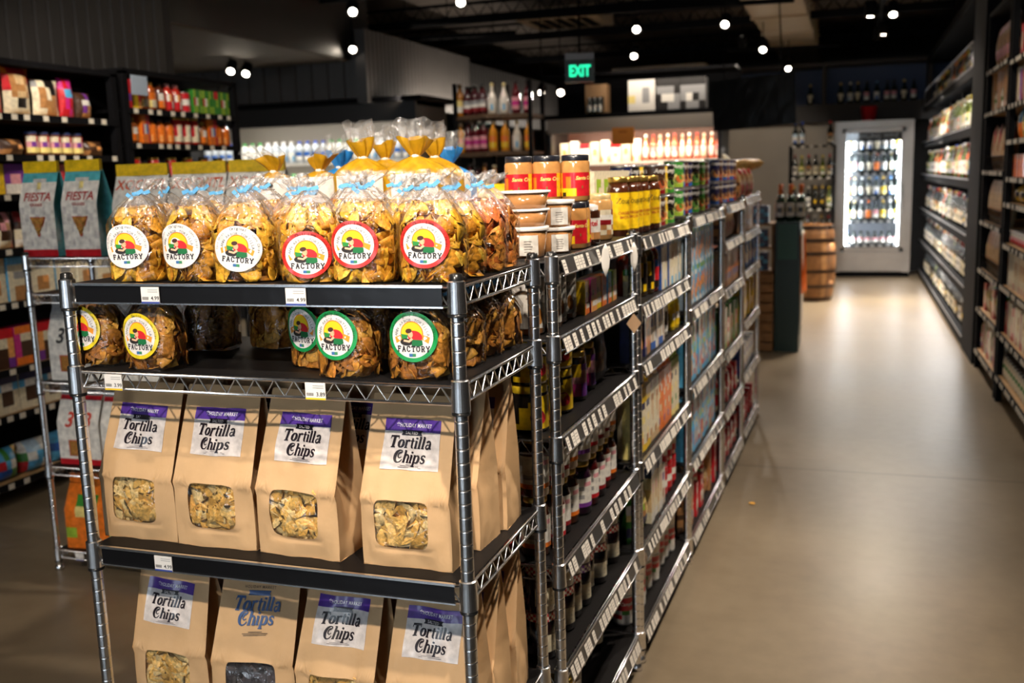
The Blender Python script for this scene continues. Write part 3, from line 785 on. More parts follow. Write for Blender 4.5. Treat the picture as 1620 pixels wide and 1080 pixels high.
def kraft_bag(seed, style='label', lx=0.0, wx=-.006, chips='corn', lean=.045, lt=0.0):
    S, half = kraftfn(seed, lean=lean)
    H = KH; w_ = KW
    body = B(); N = 72
    wv0, wv1 = .125, .42
    win = rrect(wx / w_ - .6, wx / w_ + .6, wv0, wv1, 1, N); out = rrect(-1, 1, 0, 1, 0, N)
    K = 12; vs = []
    for k in range(K + 1):
        t = (k / K)
        for i in range(N):
            u = win[i][0] * (1 - t) + out[i][0] * t; v = win[i][1] * (1 - t) + out[i][1] * t
            vs.append(S(max(-1, min(1, u)), max(0, min(1, v))))
    fs = []
    for k in range(K):
        for i in range(N):
            j = (i + 1) % N; fs.append((k * N + i, k * N + j, (k + 1) * N + j, (k + 1) * N + i))
    body.add(vs, fs, KR, 'kraft', True)
    body.grid(lambda u, v: S(1 - 2 * u, v, True), 16, 22, KR, 'kraft')
    for sg in (-1, 1):
        def side(u, v):
            a = S(sg, v); c = S(sg, v, True); p = a.lerp(c, u)
            g = math.sin(PI * u) ** 1.0
            inn = .0 if v < .12 else min(1, (v - .12) * 2.4) * (.030 if v < .42 else .034)
            p.x -= sg * inn * (1 - abs(2 * u - 1)) * (1 if v > .12 else 0)
            p.x += -sg * noise.noise(Vector((u * 3, seed, v * 9))) * .006 * g
            return p
        body.grid(side, 10, 24, KR, 'kraft')
    body.grid(lambda u, v: S(2 * u - 1, 0).lerp(S(2 * u - 1, 0, True), v), 8, 4, KR, 'kraft')
    # folded strip along the top
    wf = B(); cu = wx
    f0 = lambda x, z, o=.0: S(x / w_, z / H) + Vector((0, -o, 0))
    parts = [('bag', body, [])]
    cb = B(); random.seed(seed + 50)
    cols = [C('FFD078'), C('FAC666'), C('EEB450'), C('FFDC94')] if chips == 'corn' else [C('3A3034'), C('2E272B'), C('463A3C')]
    x0, x1, z0, z1 = wx - .056, wx + .056, wv0 * H, wv1 * H
    def clamp(p):
        fy = S(max(-1, min(1, p.x / w_)), max(0, min(1, p.z / H))).y
        return Vector((p.x, max(p.y, fy + .0035), p.z))
    for k in range(52):
        c = Vector((ru(x0 - .004, x1 + .004), 0, ru(z0 - .004, z1 + .004))); c.y = S(c.x / w_, c.z / H).y + ru(.005, .013)
        kk = ru(.85, 1.08)
        chip_at(cb, c, Vector((ru(-.6, .6), -1, ru(-.6, .6))), ru(.022, .036), ru(0, 6.28), tuple(q * kk for q in random.choice(cols)), clamp, .3)
    cb.add([S((x0 - .01) / w_, wv0 - .03) + Vector((0, .024, 0)), S((x1 + .01) / w_, wv0 - .03) + Vector((0, .024, 0)), S((x1 + .01) / w_, wv1 + .03) + Vector((0, .024, 0)), S((x0 - .01) / w_, wv1 + .03) + Vector((0, .024, 0))], [(0, 1, 2, 3)], tuple(q * .4 for q in cols[0]), 'chip')
    parts.append(('chips', cb, []))
    pane = B(); wp = rrect(wx / w_ - .605, wx / w_ + .605, wv0 - .004, wv1 + .004, 1, N); vs = []
    cxu, cvv = wx / w_, (wv0 + wv1) / 2
    for k in range(7):
        t = k / 6
        for i in range(N): vs.append(S(cxu + (wp[i][0] - cxu) * t, cvv + (wp[i][1] - cvv) * t) + Vector((0, .0008, 0)))
    pane.add(vs, [(k * N + i, k * N + (i + 1) % N, (k + 1) * N + (i + 1) % N, (k + 1) * N + i) for k in range(6) for i in range(N)], WHITE, 'windowfilm', True)
    parts.append(('window_film', pane, []))
    lb = B(); lz0, lz1 = .585 * H, .865 * H; lw = .062
    ct, st = math.cos(lt), math.sin(lt); mz = (lz0 + lz1) / 2
    def Lf(k):
        def f(x, z):
            dx, dz = x - lx, z - mz
            return f0(lx + dx * ct - dz * st, mz + dx * st + dz * ct, (.0012, .0024, .0034, .0042)[k])
        return f
    f1, f2, f3, f4_ = Lf(0), Lf(1), Lf(2), Lf(3)
    if style == 'label':
        PUR = C('5A3A9C')
        lb.grid(lambda u, v: f1(lx - lw + 2 * lw * u, lz0 + (lz1 - lz0) * v), 28, 32, C('EBE2DC'), 'gloss', True, pat=['P'] * 4 + ['W'] * 12, pal={'P': PUR, 'W': C('E6DDD8')})
        lb.text('HOLIDAY MARKET', f2, .0098, C('F4F0FA'), 'gloss', cx=lx + .007, cy=lz1 - .0115, bold=.02, spacing=1.1, width=.07)
        lb.text('*', f2, .018, C('E8E0F0'), 'gloss', cx=lx - .032, cy=lz1 - .014, bold=.02)
        zz = lz1 - .0245
        lb.poly([(lx - .023, zz - .0045), (lx + .023, zz - .0045), (lx + .02, zz), (lx + .023, zz + .0045), (lx - .023, zz + .0045), (lx - .02, zz)], f3, C('1A1620'), 'gloss')
        lb.text('SALTED', f4_, .0075, C('E8E0E0'), 'gloss', cx=lx, cy=zz, bold=.015, spacing=1.1)
        fancy(lb, 'Tortilla', f2, lx - .003, zz - .0275, .0285, C('221A22'), .2, 'gloss')
        fancy(lb, 'Chips', f2, lx - .002, zz - .0535, .0285, C('221A22'), .2, 'gloss')
        for k, wd in enumerate((.016, .04, .05)): lb.poly([(lx - wd / 2, lz0 + .009 - k * .0025), (lx + wd / 2, lz0 + .009 - k * .0025), (lx + wd / 2, lz0 + .0097 - k * .0025), (lx - wd / 2, lz0 + .0097 - k * .0025)], f2, C('6A6068'), 'gloss')
        parts.append(('front_label', lb, []))
    else:
        BLc = C('3C5A8A')
        zz = .80 * H
        lb.text('HOLIDAY MARKET', f2, .008, C('6A5640'), cx=lx, cy=zz + .014, bold=.006, spacing=1.2, width=.075)
        lb.poly([(lx - .027, zz - .001), (lx + .027, zz - .001), (lx + .024, zz + .0035), (lx + .027, zz + .008), (lx - .027, zz + .008), (lx - .024, zz + .0035)], f2, BLc)
        fancy(lb, 'Tortilla', f2, lx - .003, zz - .028, .034, BLc); fancy(lb, 'Chips', f2, lx - .002, zz - .054, .034, BLc)
        for k, wd in enumerate((.03, .055, .05)): lb.poly([(lx - wd / 2, zz - .068 - k * .003), (lx + wd / 2, zz - .068 - k * .003), (lx + wd / 2, zz - .067 - k * .003), (lx - wd / 2, zz - .067 - k * .003)], f2, C('4A4038'))
        parts.append(('printed_lettering', lb, []))
    return proto(*parts)
Z3 = .83 + .0048; Z4 = .44 + .0048
kb = [kraft_bag(11, lx=-.004, lt=-.03), kraft_bag(12, lx=-.002, wx=-.004), kraft_bag(13, lx=.004), kraft_bag(14, lx=.004, wx=-.008)]
ks = [(-1.412, 1.712, .0, 0), (-1.224, 1.712, .02, 1), (-1.024, 1.706, -.05, 2), (-.791, 1.706, .0, 3)]
kw = ['leftmost', 'second from the left', 'third from the left', 'rightmost']
for i, (x, y, rz, k) in enumerate(ks):
    put(kb[k], 'paper_bag', (x, y, Z3), 'brown paper tortilla chips bag, %s in front on the third rack shelf' % kw[i], 'bag of chips', rz, 'brown paper bags of chips')
kb2 = [kraft_bag(21, lx=-.008, lean=.0, lt=-.05), kraft_bag(22, 'print', chips='blue', lean=.09), kraft_bag(23, lean=.06), kraft_bag(24, lx=-.002)]
ks2 = [(-1.378, 1.725, .02, 0, 'crumpled shiny label'), (-1.178, 1.725, .14, 1, 'blue lettering and dark chips'), (-.972, 1.72, -.03, 2, 'purple label, third from the left'), (-.765, 1.72, .0, 3, 'purple label beside the right post')]
for i, (x, y, rz, k, t) in enumerate(ks2):
    put(kb2[k], 'paper_bag', (x, y, Z4), 'brown paper tortilla chips bag with %s, fourth rack shelf' % t, 'bag of chips', rz, 'brown paper bags of chips')
for zi, (Z_, sn) in enumerate(((Z3, 'third'), (Z4, 'fourth'))):
    for r_ in (1, 2):
        for j, x in enumerate((-1.395, -1.195, -.985, -.765)):
            put(kb[(j + r_) % 4], 'paper_bag', (x + ru(-.01, .01) + (.01 if zi else 0), 1.712 + r_ * .117, Z_), 'brown paper chips bag, %s from the left in the %s row back, %s rack shelf' % (od(j), OR[r_], sn),
                'bag of chips', ru(-.05, .05) + (.12 if zi and r_ == 2 and j == 3 else 0), 'brown paper bags of chips', scale=(.97, 1, .99 if r_ == 1 else .97))
#PART2

# ================================================================== products
def cyl(r, o=0.0): return lambda x, z: (r * math.sin(x / r), -(r + o) * math.cos(x / r), z)
def wrap(b, r, z0, z1, pat, pal, half=1.5, mt='gloss', n=12, o=.0005, sx=1):
    b.grid(lambda u, v: ((r + o) * math.sin((2 * u - 1) * half) * sx, -(r + o) * math.cos((2 * u - 1) * half), z0 + (z1 - z0) * v), len(pat[0]) * -(-max(n, int(half * 13)) // len(pat[0])), max(1, len(pat)), pat=pat, pal=pal, mat=mt)
PAL = {'W': C('EFEAE0'), 'K': C('1A1614'), 'R': C('C8202A'), 'r': C('8A1A1E'), 'Y': C('F2C81E'), 'y': C('F5E08A'), 'G': C('3D8A34'), 'g': C('9CBF3A'), 'B': C('2A5FB0'), 'b': C('58AEDC'),
       'N': C('1B2350'), 'O': C('EE7A22'), 'o': C('F3A860'), 'P': C('7A3C96'), 'M': C('D02A8A'), 'T': C('B98450'), 't': C('D9B888'), 'C': C('E9DDBE'), 'S': C('9A9A9A'), 'D': C('4A3020'), 'p': C('E8A0A8'), 'L': C('BFD9EA')}
def jar(r, h, content, lid, pat, lz=(.2, .75), lidh=.016, half=1.5, shoulder=.86, lidr=.86, text=None, foil=False, n=32, sx=1, checker=None, txcol=BLACK, extra=None):
    j = B(); j.lathe([(r * .86, 0), (r, h * .04), (r, h * (shoulder - .04)), (r * .93, h * shoulder), (r * lidr * .92, h * .93), (r * lidr * .92, h - lidh)], n, content, 'jar', sx=sx)
    l = B(); z = h - lidh
    if checker:
        l.grid(lambda u, v: ((r * lidr) * math.cos(u * 2 * PI), (r * lidr) * math.sin(u * 2 * PI), z + lidh * v), 28, 3, mat='plastic', closed=True, pat=[checker * 14, checker[::-1] * 14, checker * 14], pal=PAL)
        l.grid(lambda u, v: ((r * lidr) * (2 * u - 1) * math.sqrt(max(0, 1 - (2 * v - 1) ** 2 * .999)), (r * lidr) * (2 * v - 1), h), 10, 10, mat='plastic', pat=[(checker * 5), (checker[::-1] * 5)] * 5, pal=PAL)
    else:
        l.lathe([(r * lidr, z), (r * lidr * 1.02, z + .002), (r * lidr * 1.02, h - .002), (r * lidr * .96, h)], n, lid, 'foil' if foil else 'gloss', sx=sx)
    lb = B(); wrap(lb, r, h * lz[0], h * lz[1], pat, PAL, half, n=14, sx=sx)
    if text:
        for (t, tz, tsz, tcol) in text: lb.text(t, cyl(r, .0014), tsz, tcol, cy=h * tz, bold=.02, shear=.15)
    if extra: extra(lb, r, h)
    return proto(('jar', j), ('lid', l), ('label', lb))
def bottle(r, h, glass, cap, pat, lz=(.12, .5), kind='bord', caph=.12, n=12, foil=False, onemesh=True, mt='jar'):
    b = B()
    if kind == 'bord': pr = [(r * .9, 0), (r, .02 * h), (r, .60 * h), (r * .82, .67 * h), (r * .42, .74 * h), (r * .36, h * (1 - caph))]
    elif kind == 'burg': pr = [(r * .9, 0), (r * 1.05, .03 * h), (r * 1.05, .46 * h), (r * .8, .60 * h), (r * .42, .74 * h), (r * .36, h * (1 - caph))]
    elif kind == 'squat': pr = [(r * .9, 0), (r, .03 * h), (r, .62 * h), (r * .7, .74 * h), (r * .4, .80 * h), (r * .4, h * (1 - caph))]
    else: pr = [(r * .9, 0), (r, .03 * h), (r, .7 * h), (r * .85, .78 * h), (r * .5, .86 * h), (r * .5, h * (1 - caph))]
    b.lathe(pr, n, glass, mt)
    kr = pr[-1][0] * 1.12
    c = b if onemesh else B()
    c.lathe([(kr, h * (1 - caph)), (kr, h * .985), (kr * .9, h)], n, cap, 'foil' if foil else 'gloss')
    l = b if onemesh else B()
    wrap(l, pr[1][0], h * lz[0], h * lz[1], pat, PAL, .95, n=8, o=.001)
    if onemesh: return proto(('bottle', b))
    return proto(('bottle', b), ('cap', c), ('label', l))
def carton(w_, d_, h, pat, side, top='W', text=None, gable=False, one=True, mt='gloss', sidepat=None):
    b = B(); hh = h if not gable else h * .84
    b.grid(lambda u, v: (-w_ / 2 + w_ * u, -d_ / 2, hh * v), len(pat[0]), len(pat), pat=pat, pal=PAL, mat=mt, smooth=False)
    sp = sidepat or [side]
    b.grid(lambda u, v: (-w_ / 2, d_ / 2 - d_ * u, hh * v), len(sp[0]), len(sp), pat=sp, pal=PAL, mat=mt, smooth=False)
    b.grid(lambda u, v: (w_ / 2, -d_ / 2 + d_ * u, hh * v), len(sp[0]), len(sp), pat=sp, pal=PAL, mat=mt, smooth=False)
    b.add([(-w_ / 2, d_ / 2, 0), (w_ / 2, d_ / 2, 0), (w_ / 2, d_ / 2, hh), (-w_ / 2, d_ / 2, hh), (-w_ / 2, -d_ / 2, 0), (w_ / 2, -d_ / 2, 0)], [(0, 3, 2, 1), (0, 1, 5, 4)], PAL[side[0]], mt)
    tc = PAL[top]
    if gable:
        b.add([(-w_ / 2, -d_ / 2, hh), (w_ / 2, -d_ / 2, hh), (w_ / 2, d_ / 2, hh), (-w_ / 2, d_ / 2, hh), (-w_ / 2, 0, h * .96), (w_ / 2, 0, h * .96)], [(0, 1, 5, 4), (2, 3, 4, 5), (0, 4, 3), (1, 2, 5)], tc, mt)
        b.box((0, 0, h * .98), (w_, .003, h * .05), tc, mt)
        b.lathe([(.013, h * .88), (.013, h * .95)], 10, tc, 'plastic', c=(0, -d_ * .28, 0))
    else:
        b.add([(-w_ / 2, -d_ / 2, hh), (w_ / 2, -d_ / 2, hh), (w_ / 2, d_ / 2, hh), (-w_ / 2, d_ / 2, hh)], [(0, 1, 2, 3)], tc, mt)
    f = lambda x, z: (x, -d_ / 2 - .0006, z)
    if text:
        for t, tx_, tz, sz, col in text: b.text(t, f, sz, col, cx=tx_, cy=tz * h, bold=.02, shear=.15)
    return proto(('carton', b))
def can(r, h, pat, text=None):
    b = B(); b.lathe([(r * .95, 0), (r, .003), (r, .006), (r * .985, .008), (r * .985, h - .008), (r, h - .006), (r, h - .002), (r * .93, h - .001), (r * .92, h - .005)], 18, (.6, .6, .6), 'foil')
    wrap(b, r * .987, .008, h - .008, pat, PAL, PI, n=24)
    if text:
        for t, tz, sz, col in text: b.text(t, cyl(r, .002), sz, col, cy=tz * h, bold=.02, shear=.2)
    return proto(('can', b))
def pouch(w_, d_, h, pat, pal=PAL, mt='pack', seal=.04, text=None, win=None, crimp=True, sag=0.0):
    b = B()
    def half(u, v):
        e = (1 - abs(2 * u - 1) ** 3) * (math.sin(PI * min(1, (v + .12) / 1.12)) ** .6 if v > .0 else .3)
        return d_ / 2 * max(0, e) * (1 if v < 1 - seal else 0.06) + .001
    def W(v): return w_ * (1 - .06 * math.sin(PI * v))
    fr = lambda u, v: (W(v) * (u - .5), -half(u, v) + sag * v * v + .004 * noise.noise(Vector((u * 5, v * 6, w_ * 90))), h * v)
    b.grid(fr, max(12, len(pat[0])), max(14, len(pat)), pat=pat, pal=pal, mat=mt)
    b.grid(lambda u, v: (W(v) * (.5 - u), half(u, v) + sag * v * v, h * v), 12, 14, col=pal[pat[-1][0]], mat=mt)
    if text:
        for t, tz, sz, col in text: b.text(t, lambda x, z: Vector(fr(x / w_ + .5, z / h)) + Vector((0, -.0012, 0)), sz, col, cy=tz * h, bold=.03)
    return proto(('pouch', b))
# ---- block-bottom chip bags of other makes (fronts with lettering, folded tops)
def block_bag(w_, d_, h, pat, side, topc, text=(), win=None, chipc=C('C98A3A')):
    b = B(); f0 = .62
    def fr(u, v):
        y = -d_ / 2 if v < f0 else -d_ / 2 + d_ / 2 * .9 * (v - f0) / (1 - f0)
        y += .006 * noise.noise(Vector((u * 4, v * 6, w_ * 70))) * (1 - (2 * u - 1) ** 4)
        return Vector(((u - .5) * w_, y, v * h))
    b.grid(fr, max(16, len(pat[0])), max(24, len(pat)), pat=pat, pal=PAL, mat='pack')
    bk = lambda u, v: Vector(((.5 - u) * w_, -fr(1 - u, v).y, v * h))
    b.grid(bk, 4, 12, PAL[side], 'pack')
    for sg in (0, 1):
        def sd(u, v, sg=sg):
            a = fr(sg, v); c = Vector((a.x, -a.y, a.z)); p = a.lerp(c, u); p.x += (-1 if sg else 1) * .03 * math.sin(PI * u) * min(1, v * 1.5) * (1 - max(0, v - .9) * 8 if v > .9 else 1); return p
        b.grid(sd, 6, 12, PAL[side], 'pack')
    b.grid(lambda u, v: fr(u, 0).lerp(bk(1 - u, 0), v), 3, 3, PAL[side], 'pack')
    # folded-over top
    b.box((0, -.002, h + .018), (w_ * .97, .016, .045), PAL[topc], 'pack')
    m = lambda x, z: fr(x / w_ + .5, z / h) + Vector((0, -.0015, 0))
    for t, tx_, tz, sz, col, sh in text: b.text(t, m, sz, col, cx=tx_, cy=tz * h, bold=.02, shear=sh)
    parts = [('bag', b)]
    if win:
        wb = B(); wb.poly(win(1.12), m, C('C03028'), 'pack'); m2 = lambda x, z: fr(x / w_ + .5, z / h) + Vector((0, -.003, 0)); wb.poly(win(1.0), m2, tuple(q * .7 for q in chipc), 'chip')
        random.seed(3)
        pts = win(.8); cx = sum(p[0] for p in pts) / len(pts); cz = sum(p[1] for p in pts) / len(pts)
        for k in range(16):
            q = random.choice(pts); t = rnd() * .8; c = m2(cx + (q[0] - cx) * t, cz + (q[1] - cz) * t) + Vector((0, -.0005, 0))
            chip_at(wb, c, Vector((ru(-.3, .3), -1, ru(-.3, .3))), .012, ru(0, 6), tuple(g * ru(.8, 1.1) for g in chipc), lambda p: p, .15)
        parts.append(('bag_window', wb))
    return proto(*parts)

# ------------------------------------------------------------------ gondola of chrome racks
def gx(y): return -.635 + .02 * (y - 2.1)
BAYS = [(2.145, 2.945, [.115, .39, .655, .963, 1.198, 1.378]), (3.0, 3.86, [.092, .375, .66, .973, 1.158, 1.368]), (3.905, 4.80, [.08, .395, .705, 1.02, 1.384]),
        (4.85, 5.58, [.08, .376, .666, .984, 1.218, 1.395]), (5.62, 6.40, [.09, .41, .71, 1.0, 1.21, 1.41])]
GD = .40
def tagstrip(w_, n, seed, wh=.75):
    R_ = random.Random(seed); b = B(); z1 = .004; h = .036; t = .35
    def fn(x, z): return (x, -.012 - (z1 - z) * .3, z)
    b.grid(lambda u, v: fn(.025 + (w_ - .05) * u, z1 - h + h * v), 2, 1, (.05, .05, .05), 'gloss', False)
    x = .03
    while x < w_ - .06:
        ww = R_.choice((.022, .028))
        if R_.random() < wh:
            b.poly([(x, -.03), (x + ww, -.03), (x + ww, .001), (x, .001)], lambda a, z: (a, fn(a, z)[1] - .0012, z), C('EDE6DA'))
            for k in range(3):
                z = -.006 - k * .007
                b.poly([(x + .004, z - .0016), (x + .004 + ww * R_.uniform(.4, .75), z - .0016), (x + .004 + ww * .7, z), (x + .004, z)], lambda a, z: (a, fn(a, z)[1] - .0018, z), (.25, .22, .2))
        x += ww + R_.choice((.003, .008, .02))
    b.tube([(.02, -.010, z1 + .002), (w_ - .02, -.010, z1 + .002)], .003, 6); b.tube([(.02, -.022, z1 - h), (w_ - .02, -.022, z1 - h)], .0022, 6)
    return b
def grack(x0, y0, w_, d_, zs, top, label, strips=True, seed=0, back=True):
    r = link('wire_rack', None, (x0, y0, 0), (0, 0, PI / 2)); props(r, label, 'shelving rack')
    r.rotation_euler.z = PI / 2 - (.02 if strips else 0)
    pm = post_mesh(top).mesh('post')
    for x in (0, w_):
        for y in (0, d_): link('post', pm, (x, y, 0), parent=r)
    fr = shelf_frame(w_, d_, m_='chrome', deck=.045).mesh('shelf')
    b = B(); b.box((w_ / 2, d_ / 2, .0035), (w_ - .006, d_ - .008, .002), mat='blackmat'); lm = b.mesh('liner')
    for i, z in enumerate(zs):
        s = link('shelf', fr, (0, 0, z), parent=r)
        for x in (0, w_):
            for y in (0, d_): link('collar', COLM, (x, y, 0), parent=s)
        link('shelf_liner', lm, parent=s)
        if strips: link('price_strip', tagstrip(w_, 20, seed * 10 + i).mesh('price_strip'), parent=s)
    if back:
        b = B(); b.box((w_ / 2, d_ + .018, (zs[0] + zs[-1]) / 2), (w_, .005, zs[-1] - zs[0]), mat='blackmat'); link('back_panel', b.mesh('back_panel'), parent=r)
    return r
for i, (a, b_, zs) in enumerate(BAYS):
    grack(gx(a), a, b_ - a, GD, zs, zs[-1] + .022, 'chrome wire rack with price strips on the aisle side, %s bay from the chip rack' % OR[i], seed=i)
    grack(gx(a) - GD - .045, a, b_ - a, .4, [.1, .5, .95, 1.37], 1.39, 'chrome wire rack backing the aisle racks, %s bay from the chip rack' % OR[i], strips=False, seed=i, back=False)

# ---- product prototypes
GOLD = C('D9B45A')
P = {}
def santa(lb, r, h):
    f = cyl(r, .0016)
    lb.text('Santa Cruz', f, .013, C('F7E27A'), cx=.012, cy=h * .50, bold=.02, shear=.3)
    lb.poly([(.0, h * .28), (.032, h * .28), (.032, h * .34), (.0, h * .34)], f, PAL['G'])
P['peanut'] = jar(.037, .118, C('C08A4E'), C('1E2028'), ['YRRRRRRYRR', 'YRORRRRYRR', 'YRORRRRYRR', 'YRORRRRYRR', 'YYYYRRRYYY', 'YKYYRRRYRR'], (.12, .62), extra=santa, lidr=.92, half=1.9)
def nut(lb, r, h): 
    f = cyl(r, .0016); lb.text('nutella', f, .02, C('C8202A'), cx=0, cy=h * .55, bold=.03)
P['nutella'] = jar(.036, .105, C('3A1C0E'), C('F2EFEA'), ['WWWWWW', 'WWWWWW', 'oToTTo'], (.15, .68), lidh=.018, extra=nut, sx=1.15)
P['pb'] = jar(.038, .13, C('C99A5E'), C('CDB27C'), ['CrCCrC', 'WWWWWW', 'rWrrWr', 'CCTCTC', 'TCCTCC'], (.12, .66), lidh=.018)
def zoup(lb, r, h):
    f = cyl(r, .0016); lb.text('Zoup!', f, .025, C('2A1A14'), cx=0, cy=h * .60, shear=.1)
    lb.text('CHICKEN', f, .011, C('A83020'), cy=h * .40, bold=.02); lb.text('BROTH', f, .011, C('A83020'), cy=h * .33, bold=.02)
    lb.poly([(-.025, h * .16), (.025, h * .16), (.025, h * .2), (-.025, h * .2)], f, C('A83020'))
P['zoup'] = jar(.035, .185, C('4A2412'), GOLD, ['Y', 'Y', 'Y', 'Y'], (.13, .74), extra=zoup, foil=True, shoulder=.8, half=2.6)
P['broth'] = jar(.035, .185, C('6A3A18'), GOLD, ['Y', 'Y', 'D', 'Y'], (.13, .74), foil=True, shoulder=.8, half=2.6)
def alm(lb, r, h):
    f = cyl(r, .0016); lb.text("Justin's", f, .018, C('7A4A2A'), cy=h * .70, shear=.2); lb.poly(ell(.006, h * .33, .009, .019, rot=.1), f, C('C8843A'))
P['almond'] = jar(.039, .135, C('A86A34'), C('E8E4E0'), ['W', 'W', 'W', 'W'], (.12, .82), lidh=.026, lidr=1.0, shoulder=.87, extra=alm, half=2.8)
def tub(lab_=True):
    b = B(); b.lathe([(.044, 0), (.046, .002), (.054, .064)], 26, C('B98350'), 'jar')
    l = B(); l.lathe([(.058, .062), (.0585, .064), (.0585, .071), (.054, .0715), (.052, .069), (.0, .069)], 26, C('E2DDD6'), 'plastic', caps=False)
    lb = B(); wrap(lb, .0505, .006, .052, ['W'], PAL, .42, n=8, o=.004)
    for k in range(5): lb.poly([(-.012, .014 + k * .006), (.004 + .002 * (k % 3), .014 + k * .006), (.004 + .002 * (k % 3), .0155 + k * .006), (-.012, .0155 + k * .006)], cyl(.0505, .0055), (.3, .28, .26))
    return proto(('tub', b), ('lid', l), ('label', lb)) if lab_ else proto(('tub', b), ('lid', l))
P['tub'] = tub(); P['tubplain'] = tub(False)
def amy(base, band, f1, f2):
    b = can(.0385, .112, [base, base, base, base, base, band])
    me = B(); fn = cyl(.0385, .0008); fn2 = cyl(.0385, .0016)
    for a0 in (0, 2.1, -2.1):
        g = lambda x, z, a0=a0: fn(x + a0 * .0385, z); g2 = lambda x, z, a0=a0: fn2(x + a0 * .0385, z)
        me.poly(ell(0, .043, .026, .022), g, f1); me.poly(ell(.002, .041, .019, .015), g2, f2)
        me.text("Amy's", g, .022, C('EFEAE0'), cy=.088, bold=.02, shear=.2)
    return proto(('can', b[0][1]), ('label', me))
P['amyN'] = amy('N', 'B', C('D8B890'), C('B87838'))
P['amyK'] = amy('K', 'G', C('D8C870'), C('5A8A34'))
P['amyY'] = amy('Y', 'g', C('E8E0C0'), C('D07830'))
P['amyG'] = amy('G', 'g', C('F0E080'), C('C86A2A'))
P['amyB'] = amy('D', 'r', C('D8B070'), C('A84A20'))
P['creamcan'] = can(.0385, .112, ['y', 'C', 'C', 'C', 'g', 'C'])
P['creamcarton'] = carton(.085, .06, .205, ['CCCC', 'CggC', 'CgCC', 'CCCC', 'WWWW', 'CCCC', 'CCCC', 'gggg'], 'C', 'y', gable=False)
for k, (t, b2) in enumerate((('Y', 'O'), ('M', 'o'), ('T', 'Y'), ('O', 'O'), ('b', 'O'), ('g', 'o'), ('B', 'O'))):
    P['nutbox%d' % k] = carton(.055, .045, .088, [t * 4, t * 4, t + 'K' + t * 2, b2 * 4, b2 + 'WWW', b2 * 4], t, t)
def hj(lb, r, h):
    f = cyl(r, .0018); lb.poly(ell(.0, h * .34, .02, .018), f, PAL['r']); lb.poly(ell(.012, h * .31, .012, .012), f, PAL['R'])
P['blackjar'] = jar(.046, .114, C('1A120E'), C('EBC62A'), ['KKKYYY', 'KKYYYY', 'KYYYYY', 'KYYYYY', 'KYYYYY', 'YYYYYY'], (.08, .78), lidh=.02, lidr=.95, extra=hj)
P['purplejar'] = jar(.032, .135, C('3A2418'), GOLD, ['YYPP', 'oYpP', 'MppP', 'MMPB', 'MMPB'], (.1, .75), foil=True)
P['blackpouch'] = pouch(.13, .05, .16, ['KKKKKK', 'KKKDKK', 'KDDDDK', 'DDTDDK', 'KKDKKK'])
for k, s_ in enumerate('ORrPr'):
    P['syrup%d' % k] = jar(.036, .148, [C('5A2A14'), C('4A0E10'), C('1E0E12'), C('2A1024'), C('4A1A10')][k], GOLD, ['WWWWWW', 'WWWpWW', 'WWSWWW', 'WWWWWW', 'WSSWWW', 'WWWWWW', s_ * 6], (.16, .7), foil=True, half=2.2, shoulder=.74, lidr=.8, lidh=.014)
def bm(lb, r, h):
    f = cyl(r, .0014)
    for k in range(3): lb.stroke([(-.02 + k * .003, h * (.46 - k * .09), .0016), (.018 - k * .002, h * (.46 - k * .09), .0016)], f, C('5A4A4A'))
for k, (cc, ck) in enumerate(((C('1E0C10'), 'RW'), (C('3A1A0E'), 'RW'), (C('160E1E'), 'PW'), (C('2A080C'), 'RW'))):
    P['bonne%d' % k] = jar(.037, .120, cc, PAL['R'], ['C', 'C', 'C'], (.18, .55), lidh=.022, lidr=.98, half=.8, checker=ck, extra=bm)
P['goldjar'] = jar(.04, .13, C('1C1410'), GOLD, ['WWWW', 'WLWW', 'WbWR', 'WWWW'], (.15, .62), foil=True, lidh=.018, lidr=.98)
for k, (g, cp, pt) in enumerate(((C('8A2A14'), C('C83020'), ['GGGG', 'yCCy', 'CCCC', 'CKCC', 'CCCC']), (C('A8501C'), C('2A2A2A'), ['RRRR', 'CRRC', 'CCCC', 'CCCC']), (C('C88A2C'), C('D8C030'), ['OCCO', 'COOC', 'CCCC', 'yyyy']),
                                 (C('3A2A10'), C('E0B82A'), ['YYKK', 'KYKK', 'gKKK', 'KKYK']), (C('5A1410'), C('2A4A8A'), ['RRBB', 'KKRR', 'WWRR', 'KKKK']))):
    P['sauce%d' % k] = bottle(.031, .185, g, cp, pt, (.1, .6), 'sauce', .12, onemesh=False)
P['bluecarton'] = carton(.06, .05, .175, ['BBBW', 'BCCC', 'BCCW', 'BCCC', 'BWCC', 'BCCC'], 'B', 'W')
P['creamc'] = carton(.06, .05, .175, ['LLLW', 'CCCC', 'CTCW', 'CCCC', 'CWCC', 'bbCC'], 'L', 'W')
P['foodbox'] = carton(.12, .05, .14, ['NNpppN', 'BoooTT', 'BoTTTo', 'PoTOTo', 'NNTTTD'], 'N', 'D')
P['bluebox'] = carton(.055, .05, .155, ['BBBB', 'BWWB', 'BBWB', 'WWWW', 'WtWW', 'BBBB'], 'B', 'W')
P['whitebox'] = carton(.05, .05, .15, ['WWWW', 'WPPW', 'WWWW', 'WTTW', 'WWTW'], 'W', 'W')
P['yellowbottle'] = bottle(.028, .15, C('F0D23A'), C('F2EAD0'), ['YYYY', 'DYWW', 'YYYY'], (.1, .6), 'sauce', .14, mt='gloss')
P['creambottle'] = bottle(.026, .15, C('E8E0D0'), C('E8E4DC'), ['WWDW', 'WDDW', 'WWWW'], (.1, .6), 'sauce', .14, mt='gloss')
